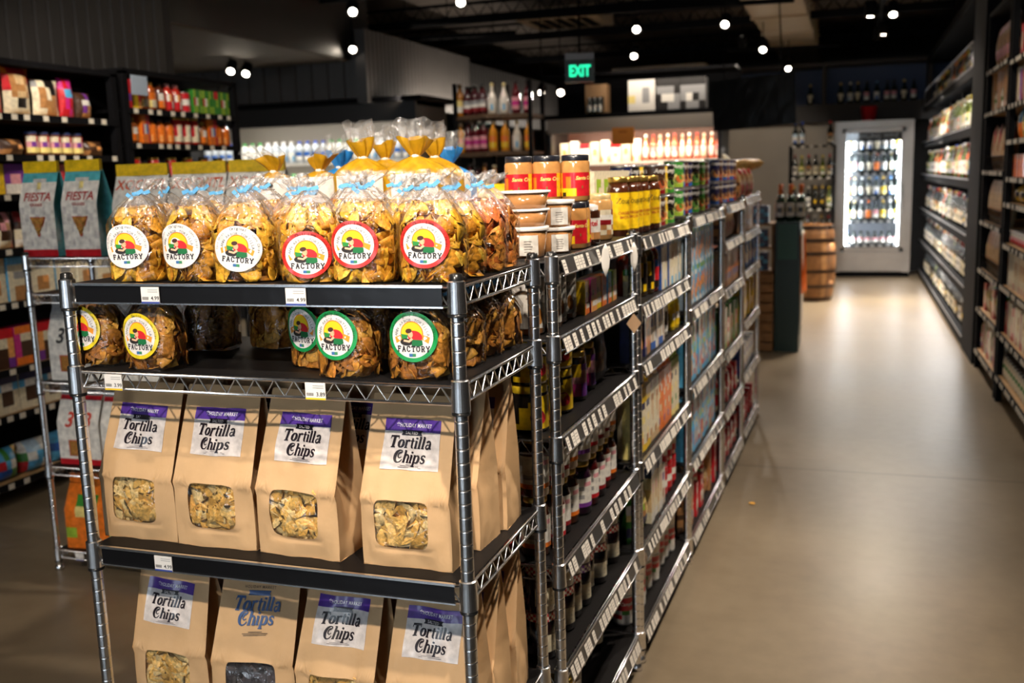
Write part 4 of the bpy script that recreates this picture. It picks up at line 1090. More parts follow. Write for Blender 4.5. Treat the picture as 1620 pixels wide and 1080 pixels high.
for nm, pt, tp in (('brothY', ['YYYY', 'YYYY', 'NNNC', 'CCCC', 'CyyC', 'CCCC', 'CyCC', 'NoCC', 'YYYY'], 'Y'), ('brothT', ['TTCT', 'CCCC', 'CTTC', 'CttC', 'CttC', 'CCtC', 'CCCC', 'TtCC', 'tttt'], 't'),
                   ('brothO', ['OOOO', 'OWOO', 'OOWO', 'CoOO', 'OOOO', 'OCoO', 'OOoO', 'POOO', 'OOOO'], 'O'), ('brothG', ['gggg', 'CCCC', 'CNCC', 'CCCC', 'yyCC', 'CCCC', 'CGCC', 'PCCC', 'yyyy'], 'g')):
    P[nm] = carton(.072, .062, .25, pt, pt[4], tp, gable=True)
P['greenbag'] = pouch(.1, .06, .15, ['GGGGG', 'WyyWG', 'ygTyG', 'GTTyW', 'NNNNN', 'GGGGG'])
P['creambox'] = carton(.06, .09, .20, ['NNNN', 'CCCC', 'CtpC', 'CttC', 'CCCC', 'WWWW'], 'C', 'N', sidepat=['NNNN', 'CRCC', 'CCtt', 'CCtt', 'CCCC'])
P['redcan'] = can(.0345, .105, ['RRRRRRRR', 'RRRRRRRR', 'RRRRRRRR', 'WWWGWWWG', 'WRRWWRRW', 'WWWWWWWW'], [("Campbell's", .72, .0155, C('F3EDE0'))])
P['redtub'] = jar(.04, .12, PAL['R'], PAL['R'], ['RRRR', 'RWWR', 'RRRR'], (.15, .8), lidh=.02, lidr=1.0, shoulder=.86)
P['snackbox'] = carton(.085, .055, .155, ['bbgG', 'WWbb', 'bbbO', 'bbOo', 'bOoT', 'OoTb', 'oTbb', 'bWWb'], 'L', 'b', sidepat=['LLL', 'LbL', 'LLL', 'LWL', 'LbL', 'LLL'])
P['cookie0'] = carton(.055, .05, .135, ['gggb', 'bbbb', 'WbRR', 'bRRR', 'bWTt', 'gbTt'], 'b', 'g')
P['cookie1'] = carton(.055, .05, .135, ['bbgg', 'bTTb', 'bttb', 'WWbb', 'RRRb', 'bbbb'], 'T', 'b')
P['cookie2'] = carton(.055, .05, .135, ['YYbb', 'bbbW', 'TTbb', 'tTWb', 'OObb', 'bbbb'], 'b', 'b')
P['cookie3'] = carton(.055, .05, .135, ['gGgb', 'OOTb', 'bbTt', 'WWbT', 'gRRb', 'bbbb'], 'g', 'T')
P['redwhite'] = carton(.05, .055, .15, ['RRRR', 'RWWR', 'RRRR', 'WWWW', 'WTTW', 'RRRR'], 'R', 'R')
P['brownbag'] = pouch(.11, .07, .15, ['DTTDT', 'TtTTD', 'DTpTT', 'TTRtT', 'DTTTD'])
P['brownbox'] = carton(.05, .05, .2, ['TTDT', 'TTTT', 'TGOT', 'TOOT', 'TBBT', 'DTTT'], 'T', 'T')
P['greenbox'] = carton(.05, .05, .21, ['GGTG', 'TGGG', 'GRTG', 'YOGG', 'TGGT', 'GgyG'], 'G', 'G')
P['redbag'] = pouch(.1, .06, .16, ['RRCRR', 'CTTRR', 'RTtCR', 'RRRCC', 'CRRRR'])
P['yellowbox'] = carton(.05, .05, .2, ['YYYY', 'YCCY', 'YYYY', 'CYYC', 'YYYY'], 'Y', 'Y')
DESC = {'zoup': ('yellow-labelled broth jar', 'jar', 'broth_jar'), 'broth': ('brown broth jar', 'jar', 'broth_jar'), 'creamcarton': ('cream carton', 'carton', 'food_carton'), 'amyN': ('navy soup can', 'can', 'soup_can'), 'amyK': ('black soup can', 'can', 'soup_can'),
        'amyY': ('yellow-green soup can', 'can', 'soup_can'), 'amyG': ('green soup can', 'can', 'soup_can'), 'amyB': ('brown soup can', 'can', 'soup_can'), 'creamcan': ('cream soup can', 'can', 'soup_can'), 'almond': ('white-lidded almond butter jar', 'jar', 'nut_butter_jar'),
        'blackjar': ('black jar with yellow lid', 'jar', 'fruit_spread_jar'), 'purplejar': ('gold-lidded colourful jar', 'jar', 'sauce_jar'), 'blackpouch': ('dark snack pouch', 'pouch', 'snack_pouch'),
        'goldjar': ('dark jar with gold lid', 'jar', 'preserve_jar'), 'bluecarton': ('blue-edged cream carton', 'carton', 'food_carton'), 'creamc': ('pale carton', 'carton', 'food_carton'), 'foodbox': ('wide baking mix box', 'box', 'food_box'),
        'bluebox': ('blue food box', 'box', 'food_box'), 'whitebox': ('white food box', 'box', 'food_box'), 'yellowbottle': ('yellow squeeze bottle', 'bottle', 'sauce_bottle'), 'creambottle': ('cream squeeze bottle', 'bottle', 'sauce_bottle'),
        'brothY': ('yellow broth carton', 'carton', 'broth_carton'), 'brothT': ('tan broth carton', 'carton', 'broth_carton'), 'brothO': ('orange broth carton', 'carton', 'broth_carton'), 'brothG': ('green-topped broth carton', 'carton', 'broth_carton'),
        'greenbag': ('green food bag', 'bag', 'food_bag'), 'creambox': ('tall cream food box', 'box', 'food_box'), 'redcan': ('red and white soup can', 'can', 'soup_can'), 'redtub': ('red canister', 'canister', 'food_canister'), 'snackbox': ('blue and orange snack box', 'box', 'snack_box'),
        'redwhite': ('red and white box', 'box', 'food_box'), 'brownbag': ('brown snack bag', 'bag', 'food_bag'), 'brownbox': ('brown food box', 'box', 'food_box'), 'greenbox': ('green food box', 'box', 'food_box'), 'redbag': ('red food bag', 'bag', 'food_bag'),
        'yellowbox': ('yellow food box', 'box', 'food_box'), 'peanut': ('red-labelled peanut butter jar', 'jar', 'nut_butter_jar'), 'pb': ('tan-lidded peanut butter jar', 'jar', 'nut_butter_jar')}
for k in range(7): DESC['nutbox%d' % k] = (['yellow', 'magenta', 'mustard', 'orange', 'mint', 'lime', 'dark blue'][k] + ' nut snack box', 'box', 'snack_box')
for k in range(5): DESC['syrup%d' % k] = (['orange', 'red', 'dark red', 'purple', 'maroon'][k] + '-striped preserve jar', 'jar', 'preserve_jar')
for k in range(4): DESC['bonne%d' % k] = (['black', 'brown', 'purple', 'dark red'][k] + ' gingham-lidded jam jar', 'jar', 'jam_jar')
for k in range(5): DESC['sauce%d' % k] = (['green and cream', 'red and cream', 'golden', 'black and yellow', 'red and blue'][k] + ' sauce bottle', 'bottle', 'sauce_bottle')
for k in range(4): DESC['cookie%d' % k] = (['red', 'brown', 'yellow', 'green'][k] + ' and blue cookie box', 'box', 'cookie_box')
WID = {}
def dims(pr):
    k = id(pr)
    if k not in WID:
        xs = []; zs = []; ys = []
        for n, me, ch in pr:
            for v in me.vertices: xs.append(v.co.x); zs.append(v.co.z); ys.append(v.co.y)
        WID[k] = (max(xs) - min(xs), max(zs), -min(ys))
    return WID[k]
def fill(bay, si, keys, layers=1, y0=None, y1=None, inset=.012, gap=.006, rear=False, jit=.0, lim=None, same=True):
    a, e, zs = BAYS[bay]; z = zs[si] + .0048
    y = (a + .035) if y0 is None else y0; end = (e - .02) if y1 is None else y1
    n = 0; sname = OR[len(zs) - 1 - si]
    while True:
        k = keys[n % len(keys)]; w_, h, dep = dims(P[k])
        if y + w_ > end or (lim and n >= lim): break
        jt = jit or (.022 if DESC[k][1] in ('jar', 'bottle', 'can') else .004)
        xj = ru(0, jt)
        for L_ in range(layers if isinstance(layers, int) else layers[n % len(layers)]):
            kk = k if same or L_ == 0 else keys[(n + 3 * L_) % len(keys)]
            d, cat, nm = DESC[kk]
            x = gx(y) - inset - dep - xj
            put(P[kk], nm, (x, y + w_ / 2, z + L_ * (dims(P[k])[1] + .0005)), '%s, %s along %s%s shelf of %s bay%s' % (d, od(n), 'rear of ' if rear else '', sname, OR[bay], (', lower layer', ', upper layer', ', topmost layer')[L_] if layers != 1 else ''),
                cat, PI / 2 + ru(-.08, .08) - (.75 if cat in ('jar', 'can', 'bottle') else .02), '%ss on the aisle racks' % nm.replace('_', ' '))
        y += w_ + gap; n += 1
# bay one, counted from the chip rack
def putk(k, p, z, label, rz=None, **kw):
    put(P[k], DESC[k][2], (p[0], p[1], z), label, DESC[k][1], (PI / 2 - .5) if rz is None else rz, '%ss on the aisle racks' % DESC[k][2].replace('_', ' '), **kw)
DESC['tubplain'] = ('deli tub', 'tub', 'deli_tub'); DESC['tub'] = ('deli tub', 'tub', 'deli_tub'); DESC['nutella'] = ('hazelnut spread jar', 'jar', 'spread_jar')
T1 = BAYS[0][2][-1] + .0048
for i, px in enumerate((822, 866, 911)):
    p = at(px, 315, Y=2.47 + .02 * i)
    putk('peanut', p, T1, 'red-labelled peanut butter jar behind the tubs, %s of the lower layer' % OR[i], .25)
    putk('peanut', p, T1 + .1185, 'red-labelled peanut butter jar with black lid, %s from left in the upper layer' % OR[i], .25 if i < 2 else .7)
p = (-.725, 2.235)
for k in range(3): putk('tubplain' if k else 'tub', (p[0] + .003 * k, p[1]), T1 + (0, .0712, .1125)[k], 'tan deli tub with white lid, %s from the bottom of the nearer pile' % OR[k], .5, scale=(1, 1, .575 if k else 1))
for k in range(2): putk('tub', (-.695, 2.357), T1 + k * .064, 'tan deli tub with price label, %s from the bottom of the farther pile' % OR[k], .7, scale=(1, 1, .89))
putk('peanut', (-.672, 2.475), T1, 'red-labelled peanut butter jar at the shelf edge beside the deli tubs', .75)
putk('nutella', (-.672, 2.60), T1, 'hazelnut spread jar with white lid at the shelf edge', .9)
putk('nutella', (-.70, 2.69), T1, 'second hazelnut spread jar behind the white-lidded one', .9)
putk('pb', (-.682, 2.80), T1, 'tan-lidded peanut butter jar near the second post', .8)
putk('pb', (-.72, 2.885), T1, 'tan-lidded peanut butter jar beside the second post', .8)
for i in range(5):
    putk('pb', (-.80, 2.64 + i * .075) if i < 4 else (-.88, 2.66), T1, 'tan-lidded peanut butter jar in the rear, %s along' % OR[i], .8)
fill(0, 4, ['almond'], 1, lim=4, inset=.02); fill(0, 4, ['nutbox%d' % k for k in range(7)], 1, y0=2.53, inset=.03, gap=.004)
fill(0, 3, ['blackjar'], 2, lim=3, inset=.02); fill(0, 3, ['purplejar'], 1, y0=2.53, lim=3, inset=.04); fill(0, 3, ['blackpouch'], 1, y0=2.745, inset=.05)
fill(0, 2, ['syrup0', 'syrup1', 'syrup2', 'syrup0', 'syrup3', 'syrup1', 'syrup2', 'syrup4'], 2, inset=.02)
fill(0, 1, ['bonne0', 'bonne1', 'bonne3', 'bonne1', 'bonne2', 'bonne0'], 2, inset=.025, same=False)
fill(0, 1, ['bonne0', 'bonne3'], 2, inset=.12, rear=True)
fill(0, 2, ['syrup1', 'syrup0', 'syrup2'], 2, inset=.12, rear=True)
fill(0, 4, ['nutbox4', 'nutbox2'], 1, y0=2.45, inset=.14, rear=True)
fill(0, 0, ['goldjar'], 1, lim=4, inset=.03); fill(0, 0, ['bonne2'], 1, y0=2.55, inset=.07)
# bay two
fill(1, 5, ['zoup', 'zoup', 'zoup', 'zoup', 'broth', 'zoup'], 1, lim=6, inset=.015, gap=.004); fill(1, 5, ['creamcarton'], 1, lim=5, inset=.13, rear=True)
fill(1, 5, ['creamcan', 'amyB', 'amyY', 'amyK', 'amyG'], [1, 2, 2, 2, 2], y0=3.475, inset=.02)
fill(1, 5, ['amyN', 'amyK', 'amyY', 'amyG'], 2, y0=3.49, inset=.11, rear=True)
fill(1, 4, ['sauce0', 'sauce1', 'sauce2', 'sauce3', 'sauce3', 'sauce4', 'bluecarton', 'creamc', 'bluecarton', 'creamc', 'creamc', 'creamc'], 1)
fill(1, 3, ['foodbox', 'foodbox', 'bluebox', 'whitebox', 'bluebox', 'whitebox', 'creambottle', 'creambottle', 'yellowbottle', 'yellowbottle', 'yellowbottle', 'creambottle'], 1)
fill(1, 2, ['brothY', 'brothY', 'brothY', 'brothT', 'brothT', 'brothO', 'brothO', 'brothO', 'brothG', 'brothG', 'brothG'], 1, gap=.002)
fill(1, 1, ['greenbag', 'greenbag', 'creambox', 'creambox', 'creambox', 'whitebox', 'redtub', 'redtub', 'redtub', 'redtub'], [1, 1, 1, 1, 1, 1, 2, 2, 2, 2])
fill(1, 0, ['redcan'], 2, inset=.02)
# bay three
fill(2, 4, ['amyG', 'amyN', 'amyB', 'amyN', 'amyK', 'amyB'], 2, inset=.02); fill(2, 3, ['snackbox'], 2, inset=.02, gap=.003)
fill(2, 2, ['cookie0', 'cookie1', 'cookie2', 'cookie3', 'cookie0', 'cookie2'], 2, gap=.002); fill(2, 1, ['cookie2', 'cookie1', 'cookie0', 'cookie2'], 2, gap=.002)
fill(2, 0, ['brownbag', 'brownbox', 'redcan', 'redwhite', 'redcan', 'redwhite', 'redcan'], [2, 1, 2, 1, 2, 1, 2, 1])
# bays four and five
fill(3, 5, ['amyN', 'amyB', 'amyN'], 2); fill(3, 4, ['brownbag'], 1); fill(3, 3, ['brownbox'], 1, gap=.002); fill(3, 2, ['greenbox', 'greenbox', 'redwhite'], 1, gap=.002); fill(3, 1, ['redbag', 'redwhite'], 1); fill(3, 0, ['redwhite', 'redtub'], 1)
fill(4, 5, ['brownbag', 'redbag'], 1); fill(4, 4, ['brownbox', 'whitebox'], 1, y1=6.3); fill(4, 3, ['brownbag', 'bluebox'], 1); fill(4, 2, ['yellowbox', 'brownbag', 'yellowbox'], 1); fill(4, 1, ['bluebox', 'whitebox'], 1); fill(4, 0, ['redcan', 'redwhite'], 1)
# hang tags and bits fixed to the strips
for i, (px, py) in enumerate(((958, 410), (1003, 405))):
    p = at(px, py, X=gx(2.7) + .03); b = B(); b.lathe([(.001, -.045), (.011, -.02), (.013, .0), (.009, .025), (.001, .04)], 12, C('E8E2D8'), 'paper', sy=.06, axis=Matrix.Rotation(.0, 3, 'X'))
    o = link('shelf_tag', b.mesh('shelf_tag'), p, (0, 0, PI / 4)); props(o, 'white oval hang tag on the top price strip, %s the second post' % ('before' if i == 0 else 'at'), 'tag')
b = B(); b.poly([(0, -.028), (.026, 0), (0, .03), (-.026, .002)], lambda x, z: (x, 0, z), C('D9B088')); b.poly([(-.026, .002), (0, .03), (.026, 0), (0, -.028)], lambda x, z: (x, .001, z), C('D9B088'))
o = link('shelf_tag', b.mesh('shelf_tag'), at(1003, 512, X=gx(2.9) + .03), (0, 0, PI / 4)); props(o, 'tan square tag hanging at the second post', 'tag')
# bread bags and other goods standing on the back row
def bread(seed, colr, w_=.078, d_=.055, h=.232, droop=0.0):
    R_ = random.Random(seed); ph = [R_.uniform(0, 6.28) for _ in range(6)]
    def fn(u, z):
        a = u * 2 * PI; x, y = supr(a, w_, d_)
        if z < h * .86: k = 1 + .02 * math.sin(6 * a + ph[0] + z * 30); return (x * k, y * k, z)
        if z < h + .02:
            t = (z - h * .86) / (h * .14 + .02); k = (1 - t ** 1.7) * (1 + .12 * t * math.sin(9 * a + ph[1])) + .13 * t * (1 + .2 * math.sin(7 * a + ph[2]))
            return (x * k, y * k, z)
        t = (z - h - .02) / .085
        k = .13 + .26 * math.sin(min(1, t * 1.25) * PI * .62) + .05 * t; f = 1 + (.12 + .3 * t) * math.sin(4 * a + ph[3] + 2.5 * t) + .12 * math.sin(9 * a + ph[4] + 5 * t)
        return (x * k * f + droop * t * t + .008 * t * math.sin(ph[5]), y * k * f * 1.15, z - abs(droop) * .5 * t * t + .012 * t * math.sin(3 * a + ph[0]))
    b = B(); b.grid(lambda u, v: fn(u, v * (h + .02)), 54, 26, colr, 'pack', closed=True)
    b.lathe([(w_ * .8, .001), (w_ * .9, .004)], 20, colr, 'pack', sy=d_ / w_)
    r = B(); r.grid(lambda u, v: fn(u, h + .02 + .045 * v), 54, 7, colr, 'pack', closed=True)
    f = B(); f.grid(lambda u, v: fn(u, h + .065 + .04 * v), 54, 7, mat='filmtop', closed=True)
    t = B(); t.lathe([(.0115, h + .016), (.013, h + .02), (.0115, h + .024)], 12, C('E8E0D4'), 'plastic', caps=False)
    l = B(); wf_ = wfun(w_ * 1.02, d_ * 1.02, 0)
    l.grid(lambda u, v: wf_((u - .5) * .118, .03 + v * .178, .004), 14, 8, C('E4DDD4'), 'gloss')
    m = lambda x, z: wf_(x, z, .006)
    l.poly(ell(0, .190, .012, .008), m, C('2A2622')); l.poly([(-.016, .177), (.016, .177), (.016, .180), (-.016, .180)], m, C('2A2622'))
    for k in range(9):
        zz = .166 - k * .013; ww = R_.uniform(.02, .045)
        for xx in (-.048, .004): l.poly([(xx, zz), (xx + ww * .9, zz), (xx + ww * .9, zz + .0022), (xx, zz + .0022)], m, C('6A6460'))
    return proto(('bag', b, []), ('gathered_top', r, [('clear_top', f)]), ('label', l, []), ('clip', t, []))
GC = C('B88A14'); BC = C('2E86C8')
br_ = [bread(31, GC, h=.205, droop=-.05), bread(32, GC, h=.205, droop=.05), bread(33, GC), bread(34, BC, h=.215), bread(35, GC, w_=.088)]
ZT = 1.37 + .006
bl = [(435, 2.36, 0, .3, 'gold bread bag leftmost behind the chip bags, top drooping left'), (508, 2.42, 1, .1, 'gold bread bag, second from left behind the chip bags'), (577, 2.34, 2, .25, 'gold bread bag with tall clear top, third from left'),
      (660, 2.37, 0, .3, 'gold bread bag with tall clear top, beside the blue one'), (612, 2.56, 1, 0, 'gold bread bag in the second row between two taller ones'), (712, 2.75, 3, .4, 'blue and white bread bag on the right of the gold ones'),
      (540, 2.68, 3, 0, 'blue bread bag mostly hidden behind the gold ones'), (690, 2.55, 2, .2, 'gold bread bag partly behind the rightmost gold one')]
for px, y, k, rz, t in bl:
    p = at(px, 300, Y=y)
    k = {577: 2, 660: 4, 612: 2}.get(px, k)
    put(br_[k], 'bread_bag', (p.x, y, ZT), t, 'bag of bread', rz, 'bread bags behind the chip rack')
yb = pouch(.2, .06, .17, ['YYYYYYY', 'YYYYGYY', 'YYYYGGY', 'YYYKGGY', 'YYYYYYY'])
put(yb, 'snack_pouch', (at(790, 280, Y=3.25).x, 3.25, ZT), 'yellow snack pouch with green picture behind the peanut butter jars', 'pouch', .2)
tb = carton(.07, .22, .13, ['CCC', 'CyC', 'CCC'], 'Y', 'O')
put(tb, 'food_box', (at(403, 300, Y=2.5).x, 2.5, ZT), 'orange-topped carton at the left end behind the chip bags', 'box', .5)
P['jarrow'] = P['pb']
for i in range(6):
    putk('amyN' if i % 2 else 'amyB', (-1.12 - (i % 2) * .1, 4.1 + i * .12), ZT, '%s soup can on the back row racks, %s along' % (('brown', 'navy')[i % 2], OR[i]))
# bread and bits at the far end of the top shelf
p = at(1165, 262, Y=6.35)
b = B(); b.lathe([(.001, -.16), (.03, -.13), (.042, -.03), (.042, .05), (.028, .14), (.001, .17)], 14, C('C9A05A'), 'pack', axis=Matrix.Rotation(PI / 2, 3, 'Y'))
o = link('bread_loaf', b.mesh('bread_loaf'), (p.x, p.y, 1.585), (0, -.12, .3)); props(o, 'wrapped golden loaf lying on top at the far end of the racks', 'bread')
put(pouch(.2, .08, .26, ['CCCC', 'CTCC', 'CCCC', 'CtCC']), 'food_bag', (-.66, 6.2, 1.416), 'cream bag leaning at the far end of the top shelf', 'bag', PI / 2, rx=-.3)

# ================================================================== black shelving helper
def blackshelf(label, x, y0, y1, zs, depth, facing, top, wood=False, tagmat='W', posts=.04, seed=0, name='black_shelving_unit', lip=.035, backing=True, tags=True):
    """long shelving along y; facing +1 looks towards +x, -1 towards -x; x is the front plane"""
    r = link(name, None, (x, (y0 + y1) / 2, 0)); props(r, label, 'shelving')
    W_ = y1 - y0; s = -facing
    R_ = random.Random(seed)
    for yy in (-W_ / 2 + posts / 2, W_ / 2 - posts / 2):
        for xx in (0.02, depth - .02):
            b = B(); b.box((s * xx, yy, top / 2), (posts, posts, top), mat='blackmetal'); link('post', b.mesh('post'), parent=r)
    if backing:
        b = B(); b.box((s * depth, 0, top / 2 + .03), (.01, W_, top - .06), mat='blackmetal'); link('back_panel', b.mesh('back_panel'), parent=r)
    b = B(); b.box((s * depth / 2, 0, top), (depth, W_, .03), mat='blackmetal'); link('top_panel', b.mesh('top_panel'), parent=r)
    for z in zs:
        b = B(); b.box((s * depth / 2, 0, z - .012), (depth - .02, W_ - .02, .02), C('B08A5A') if wood else BLACK, 'wood' if wood else 'blackmetal')
        b.box((s * .0, 0, z - lip / 2 + .002), (.012, W_ - .03, lip), BLACK, 'blackmetal')
        sh = link('shelf', b.mesh('shelf'), parent=r)
        if tags:
            yy = -W_ / 2 + .08
            while yy < W_ / 2 - .06:
                link('price_tag', TAGM, (facing * .0085, yy, z - lip / 2 + .002), parent=sh)
                yy += R_.choice((.08, .1, .13, .2)) if tagmat == 'W' else R_.choice((.075, .075, .15))
    return r
_t = B(); _t.box((0, 0, 0), (.003, .036, .028), C('DDD4C2'), 'paper'); TAGM = _t.mesh('price_tag')
def line(x, facing, y0, y1, z, items, fmt, group, gap=.01, inset=.03, jit=.0, lim=99, rear=0, tilt=0):
    """items: list of (proto, name, cat, description)"""
    y = y0; n = 0; s = -facing; rz = PI / 2 if facing > 0 else -PI / 2
    while n < lim:
        pr, nm, cat, d = items[n % len(items)]; w_, h, dep = dims(pr)
        if y + w_ > y1: break
        xx = x + s * (inset + dep + (ru(0, jit) if jit else 0))
        put(pr, nm, (xx, y + w_ / 2, z), fmt % (d, od(n)), cat, rz + ru(-.1, .1), group, rx=tilt)
        y += w_ + gap; n += 1
# ================================================================== right: wine wall
WX = .93; WZ = [.105, .53, .972, 1.438, 1.873]
r = link('wine_shelving', None, (WX, 12.3, 0)); props(r, 'long black wine shelving built into the right-hand wall of the far aisle', 'shelving')
for i, z in enumerate(WZ + [2.36]):
    b = B(); b.box((.2, 0, z - .02), (.4, 6.1, .02), mat='blackmetal')
    b.box((.0, 0, z - .045), (.02, 6.1, .09), C('14161C'), 'blackmetal')
    b.box((-.011, 0, z - .012), (.004, 6.1, .012), (.3, .3, .32), 'plastic')
    s_ = link('shelf', b.mesh('shelf'), parent=r)
    if i > 0 and i < 6:
        b = B(); b.box((.05, 0, z - .038), (.018, 6.0, .01), mat='ledcool' if i > 1 else 'ledcool'); link('light_strip', b.mesh('light_strip'), parent=s_)
        light('shelf_light', 'AREA', (WX + .07, 12.3, z - .05), 40 if i in (2, 3, 4) else 26, (1, .93, .84), (WX + .14, 12.3, z - .4), sx=.03, sy=6.0)
b = B(); b.box((.42, 0, 1.3), (.02, 6.1, 2.6), C('3A2A26'), 'plastic'); link('back_panel', b.mesh('back_panel'), parent=r)
for yy in (-1.5, 0, 1.5):
    b = B(); b.box((.3, yy, 1.2), (.2, .02, 2.3), mat='blackmetal'); link('divider', b.mesh('divider'), parent=r)
DG = C('0E1410'); OG = C('5E6A22'); PG = C('9AA860'); AM = C('7A3A10'); ROS = C('E8805A')
WB = [bottle(.038, .31, DG, C('7A1218'), ['WWWW', 'WKKW', 'WWWW', 'WWWW']), bottle(.038, .31, DG, C('1A1A1A'), ['CCCC', 'CCKC', 'CCCC']), bottle(.038, .30, OG, C('D8C040'), ['yyyy', 'yGGy', 'WWWW'], kind='burg'),
      bottle(.038, .31, DG, C('E8E4DC'), ['WWWW', 'SSSS', 'WWWW'], foil=False), bottle(.037, .31, PG, C('E0D8B0'), ['WWWW', 'WgWW', 'WWWW'], kind='burg'), bottle(.038, .31, DG, C('C03038'), ['TTTT', 'CKKC', 'CCCC']),
      bottle(.037, .30, AM, C('E88A30'), ['OOOO', 'WWWW', 'OOOO'], kind='burg'), bottle(.038, .31, DG, C('C9A23A'), ['KKKK', 'KYYK', 'KKKK']), bottle(.037, .31, ROS, C('EFE0D8'), ['WWWW', 'WppW', 'WWWW']),
      bottle(.038, .31, DG, C('2A4AA0'), ['LLLL', 'WWWW', 'WBBW'])]
WN = ['red-capped dark wine bottle', 'black-capped dark wine bottle', 'yellow-capped green wine bottle', 'white-capped dark wine bottle', 'pale green wine bottle', 'tan-labelled dark wine bottle', 'amber wine bottle', 'gold-capped black wine bottle', 'rose wine bottle', 'blue-capped wine bottle']
for i, z in enumerate(WZ):
    rr = random.Random(40 + i); y = 9.38; n = 0
    while y < 15.2:
        k = rr.choice([0, 1, 3, 5, 7, 3, 1] if i < 3 else [2, 4, 8, 6, 3, 1, 9, 4]) if rr.random() < .8 else rr.randrange(10)
        put(WB[k], 'wine_bottle', (WX + .075 + rr.uniform(0, .01), y, z - .009), '%s, %s from the pillar, %s wine shelf from the floor' % (WN[k], od(n), OR[i]), 'bottle', -PI / 2 + rr.uniform(-.3, .3), 'wine bottles along the right wall shelves', scale=rr.uniform(.92, 1.04))
        y += rr.choice((.105, .115, .125)); n += 1
rr = random.Random(77)
for n in range(26):
    k = rr.choice([1, 7, 3, 2, 6]); y = 9.5 + n * .215
    put(WB[k], 'wine_bottle', (WX + .12, y, 2.351), '%s in shade on the topmost wine shelf, %s from the pillar' % (WN[k], od(n)), 'bottle', -PI / 2, 'wine bottles along the right wall shelves')
b = B(); b.tube([(WX - .01, 9.3, 2.55), (WX - .01, 15.2, 2.55)], .008, 5, mat='chrome_dull')
for y in (9.3, 11.2, 13.1, 15.2): b.tube([(WX - .01, y, 2.36), (WX - .01, y, 2.55)], .006, 5, mat='chrome_dull')
o = link('guard_rail', b.mesh('guard_rail')); props(o, 'thin metal guard rail along the topmost wine shelf', 'rail')

# ================================================================== right: black grocery shelving
FZ = [.155, .475, .775, 1.135, 1.505, 1.92]; NZ = [.18, .47, .78, 1.05, 1.31, 1.47, 1.70, 1.92, 2.18]
NZ = [.18, .47, .78, 1.05, 1.31, 1.47, 1.70, 1.92, 2.19]
blackshelf('black grocery shelving bay next to the pillar', WX, 7.24, 8.38, FZ + [2.22], .42, -1, 2.62, wood=True, tagmat='x', seed=1)
blackshelf('black grocery shelving bay at the right edge of the picture', WX, 5.75, 7.18, NZ, .42, -1, 2.62, wood=True, tagmat='x', seed=2)
blackshelf('black grocery shelving bay nearest the viewer on the right', WX, 4.2, 5.7, NZ, .42, -1, 2.62, wood=True, tagmat='x', seed=3)
pastabag = pouch(.13, .07, .30, ['TtTtT', 'tTTtT', 'TtDtT', 'TTttT', 'tTTTt', 'CtttC'])
redpasta = pouch(.12, .06, .32, ['rRTRr', 'RTTtR', 'TttTT', 'tTTtT', 'TtTTt'])
brown2 = pouch(.13, .08, .3, ['DTTpD', 'TTDTT', 'DpTTD', 'TpppT', 'DTTTD'])
greenb = pouch(.15, .09, .25, ['bGGGb', 'GGWWG', 'yWGGy', 'WyOyW', 'GGyGG'])
yellb = pouch(.2, .12, .11, ['YYYYY', 'YOYKY', 'YYyYY'])
redbox = carton(.09, .1, .2, ['RRRR', 'rCCR', 'RCCR', 'RRRR'], 'r', 'R'); creamb = carton(.09, .1, .22, ['CCCC', 'CTTC', 'CttC', 'CCCC', 'RCCC'], 'C', 'C')
orangeb = carton(.12, .12, .14, ['OOOO', 'ORRO', 'OOOO'], 'O', 'O'); purpb = carton(.07, .1, .2, ['PPPP', 'PYYP', 'OOOO', 'WWWW'], 'P', 'P'); tallbook = carton(.05, .16, .30, ['TTt', 'ttT', 'TTT'], 'T', 't')
yogcup = jar(.045, .085, C('D8D4D8'), C('E8E4E4'), ['WWWW', 'PWpW', 'WRRW'], (.1, .8), lidr=1.08, lidh=.01, shoulder=.9)
whitejar = jar(.045, .15, C('D8D0B8'), C('1A1A1A'), ['CCCC', 'CGGC', 'CCCC', 'CRCC'], (.1, .75), lidr=.9)
cleard = bottle(.05, .26, C('C8B890'), C('D8D4CC'), ['WBRW', 'WWWW', 'RWBR'], (.1, .5), 'sauce')
glassj = pouch(.09, .07, .22, ['TtTt', 'tTyt', 'CCCt', 'tTtt'])
Gr = 'goods on the right-hand grocery shelves'
def RL(z, y0, y1, items, sh, bay, **k): line(WX, -1, y0, y1, z, items, '%%s, %%s along %s shelf, grocery bay %s' % (sh, bay), Gr, **k)
FY = (7.30, 8.34); B1 = 'beside the pillar'
RL(.155, *FY, [(cleard, 'oil_bottle', 'bottle', 'large pale bottle'), (creamb, 'food_box', 'box', 'cream box'), (redbox, 'food_box', 'box', 'red box')], 'lowest', B1)
RL(.475, *FY, [(greenb, 'food_bag', 'bag', 'green food bag'), (glassj, 'food_bag', 'bag', 'clear snack bag'), (glassj, 'food_bag', 'bag', 'clear snack bag'), (redbox, 'food_box', 'box', 'red box')], 'second', B1)
RL(.775, *FY, [(pastabag, 'pasta_bag', 'bag', 'tan pasta bag')], 'third', B1)
RL(1.135, *FY, [(pastabag, 'pasta_bag', 'bag', 'tan pasta bag')], 'fourth', B1)
RL(1.505, *FY, [(redpasta, 'pasta_bag', 'bag', 'red-topped pasta bag'), (pastabag, 'pasta_bag', 'bag', 'tan pasta bag')], 'fifth', B1)
RL(1.92, *FY, [(tallbook, 'food_box', 'box', 'tall tan box'), (whitejar, 'glass_jar', 'jar', 'white jar'), (tallbook, 'food_box', 'box', 'tall tan box')], 'sixth', B1, gap=.05)
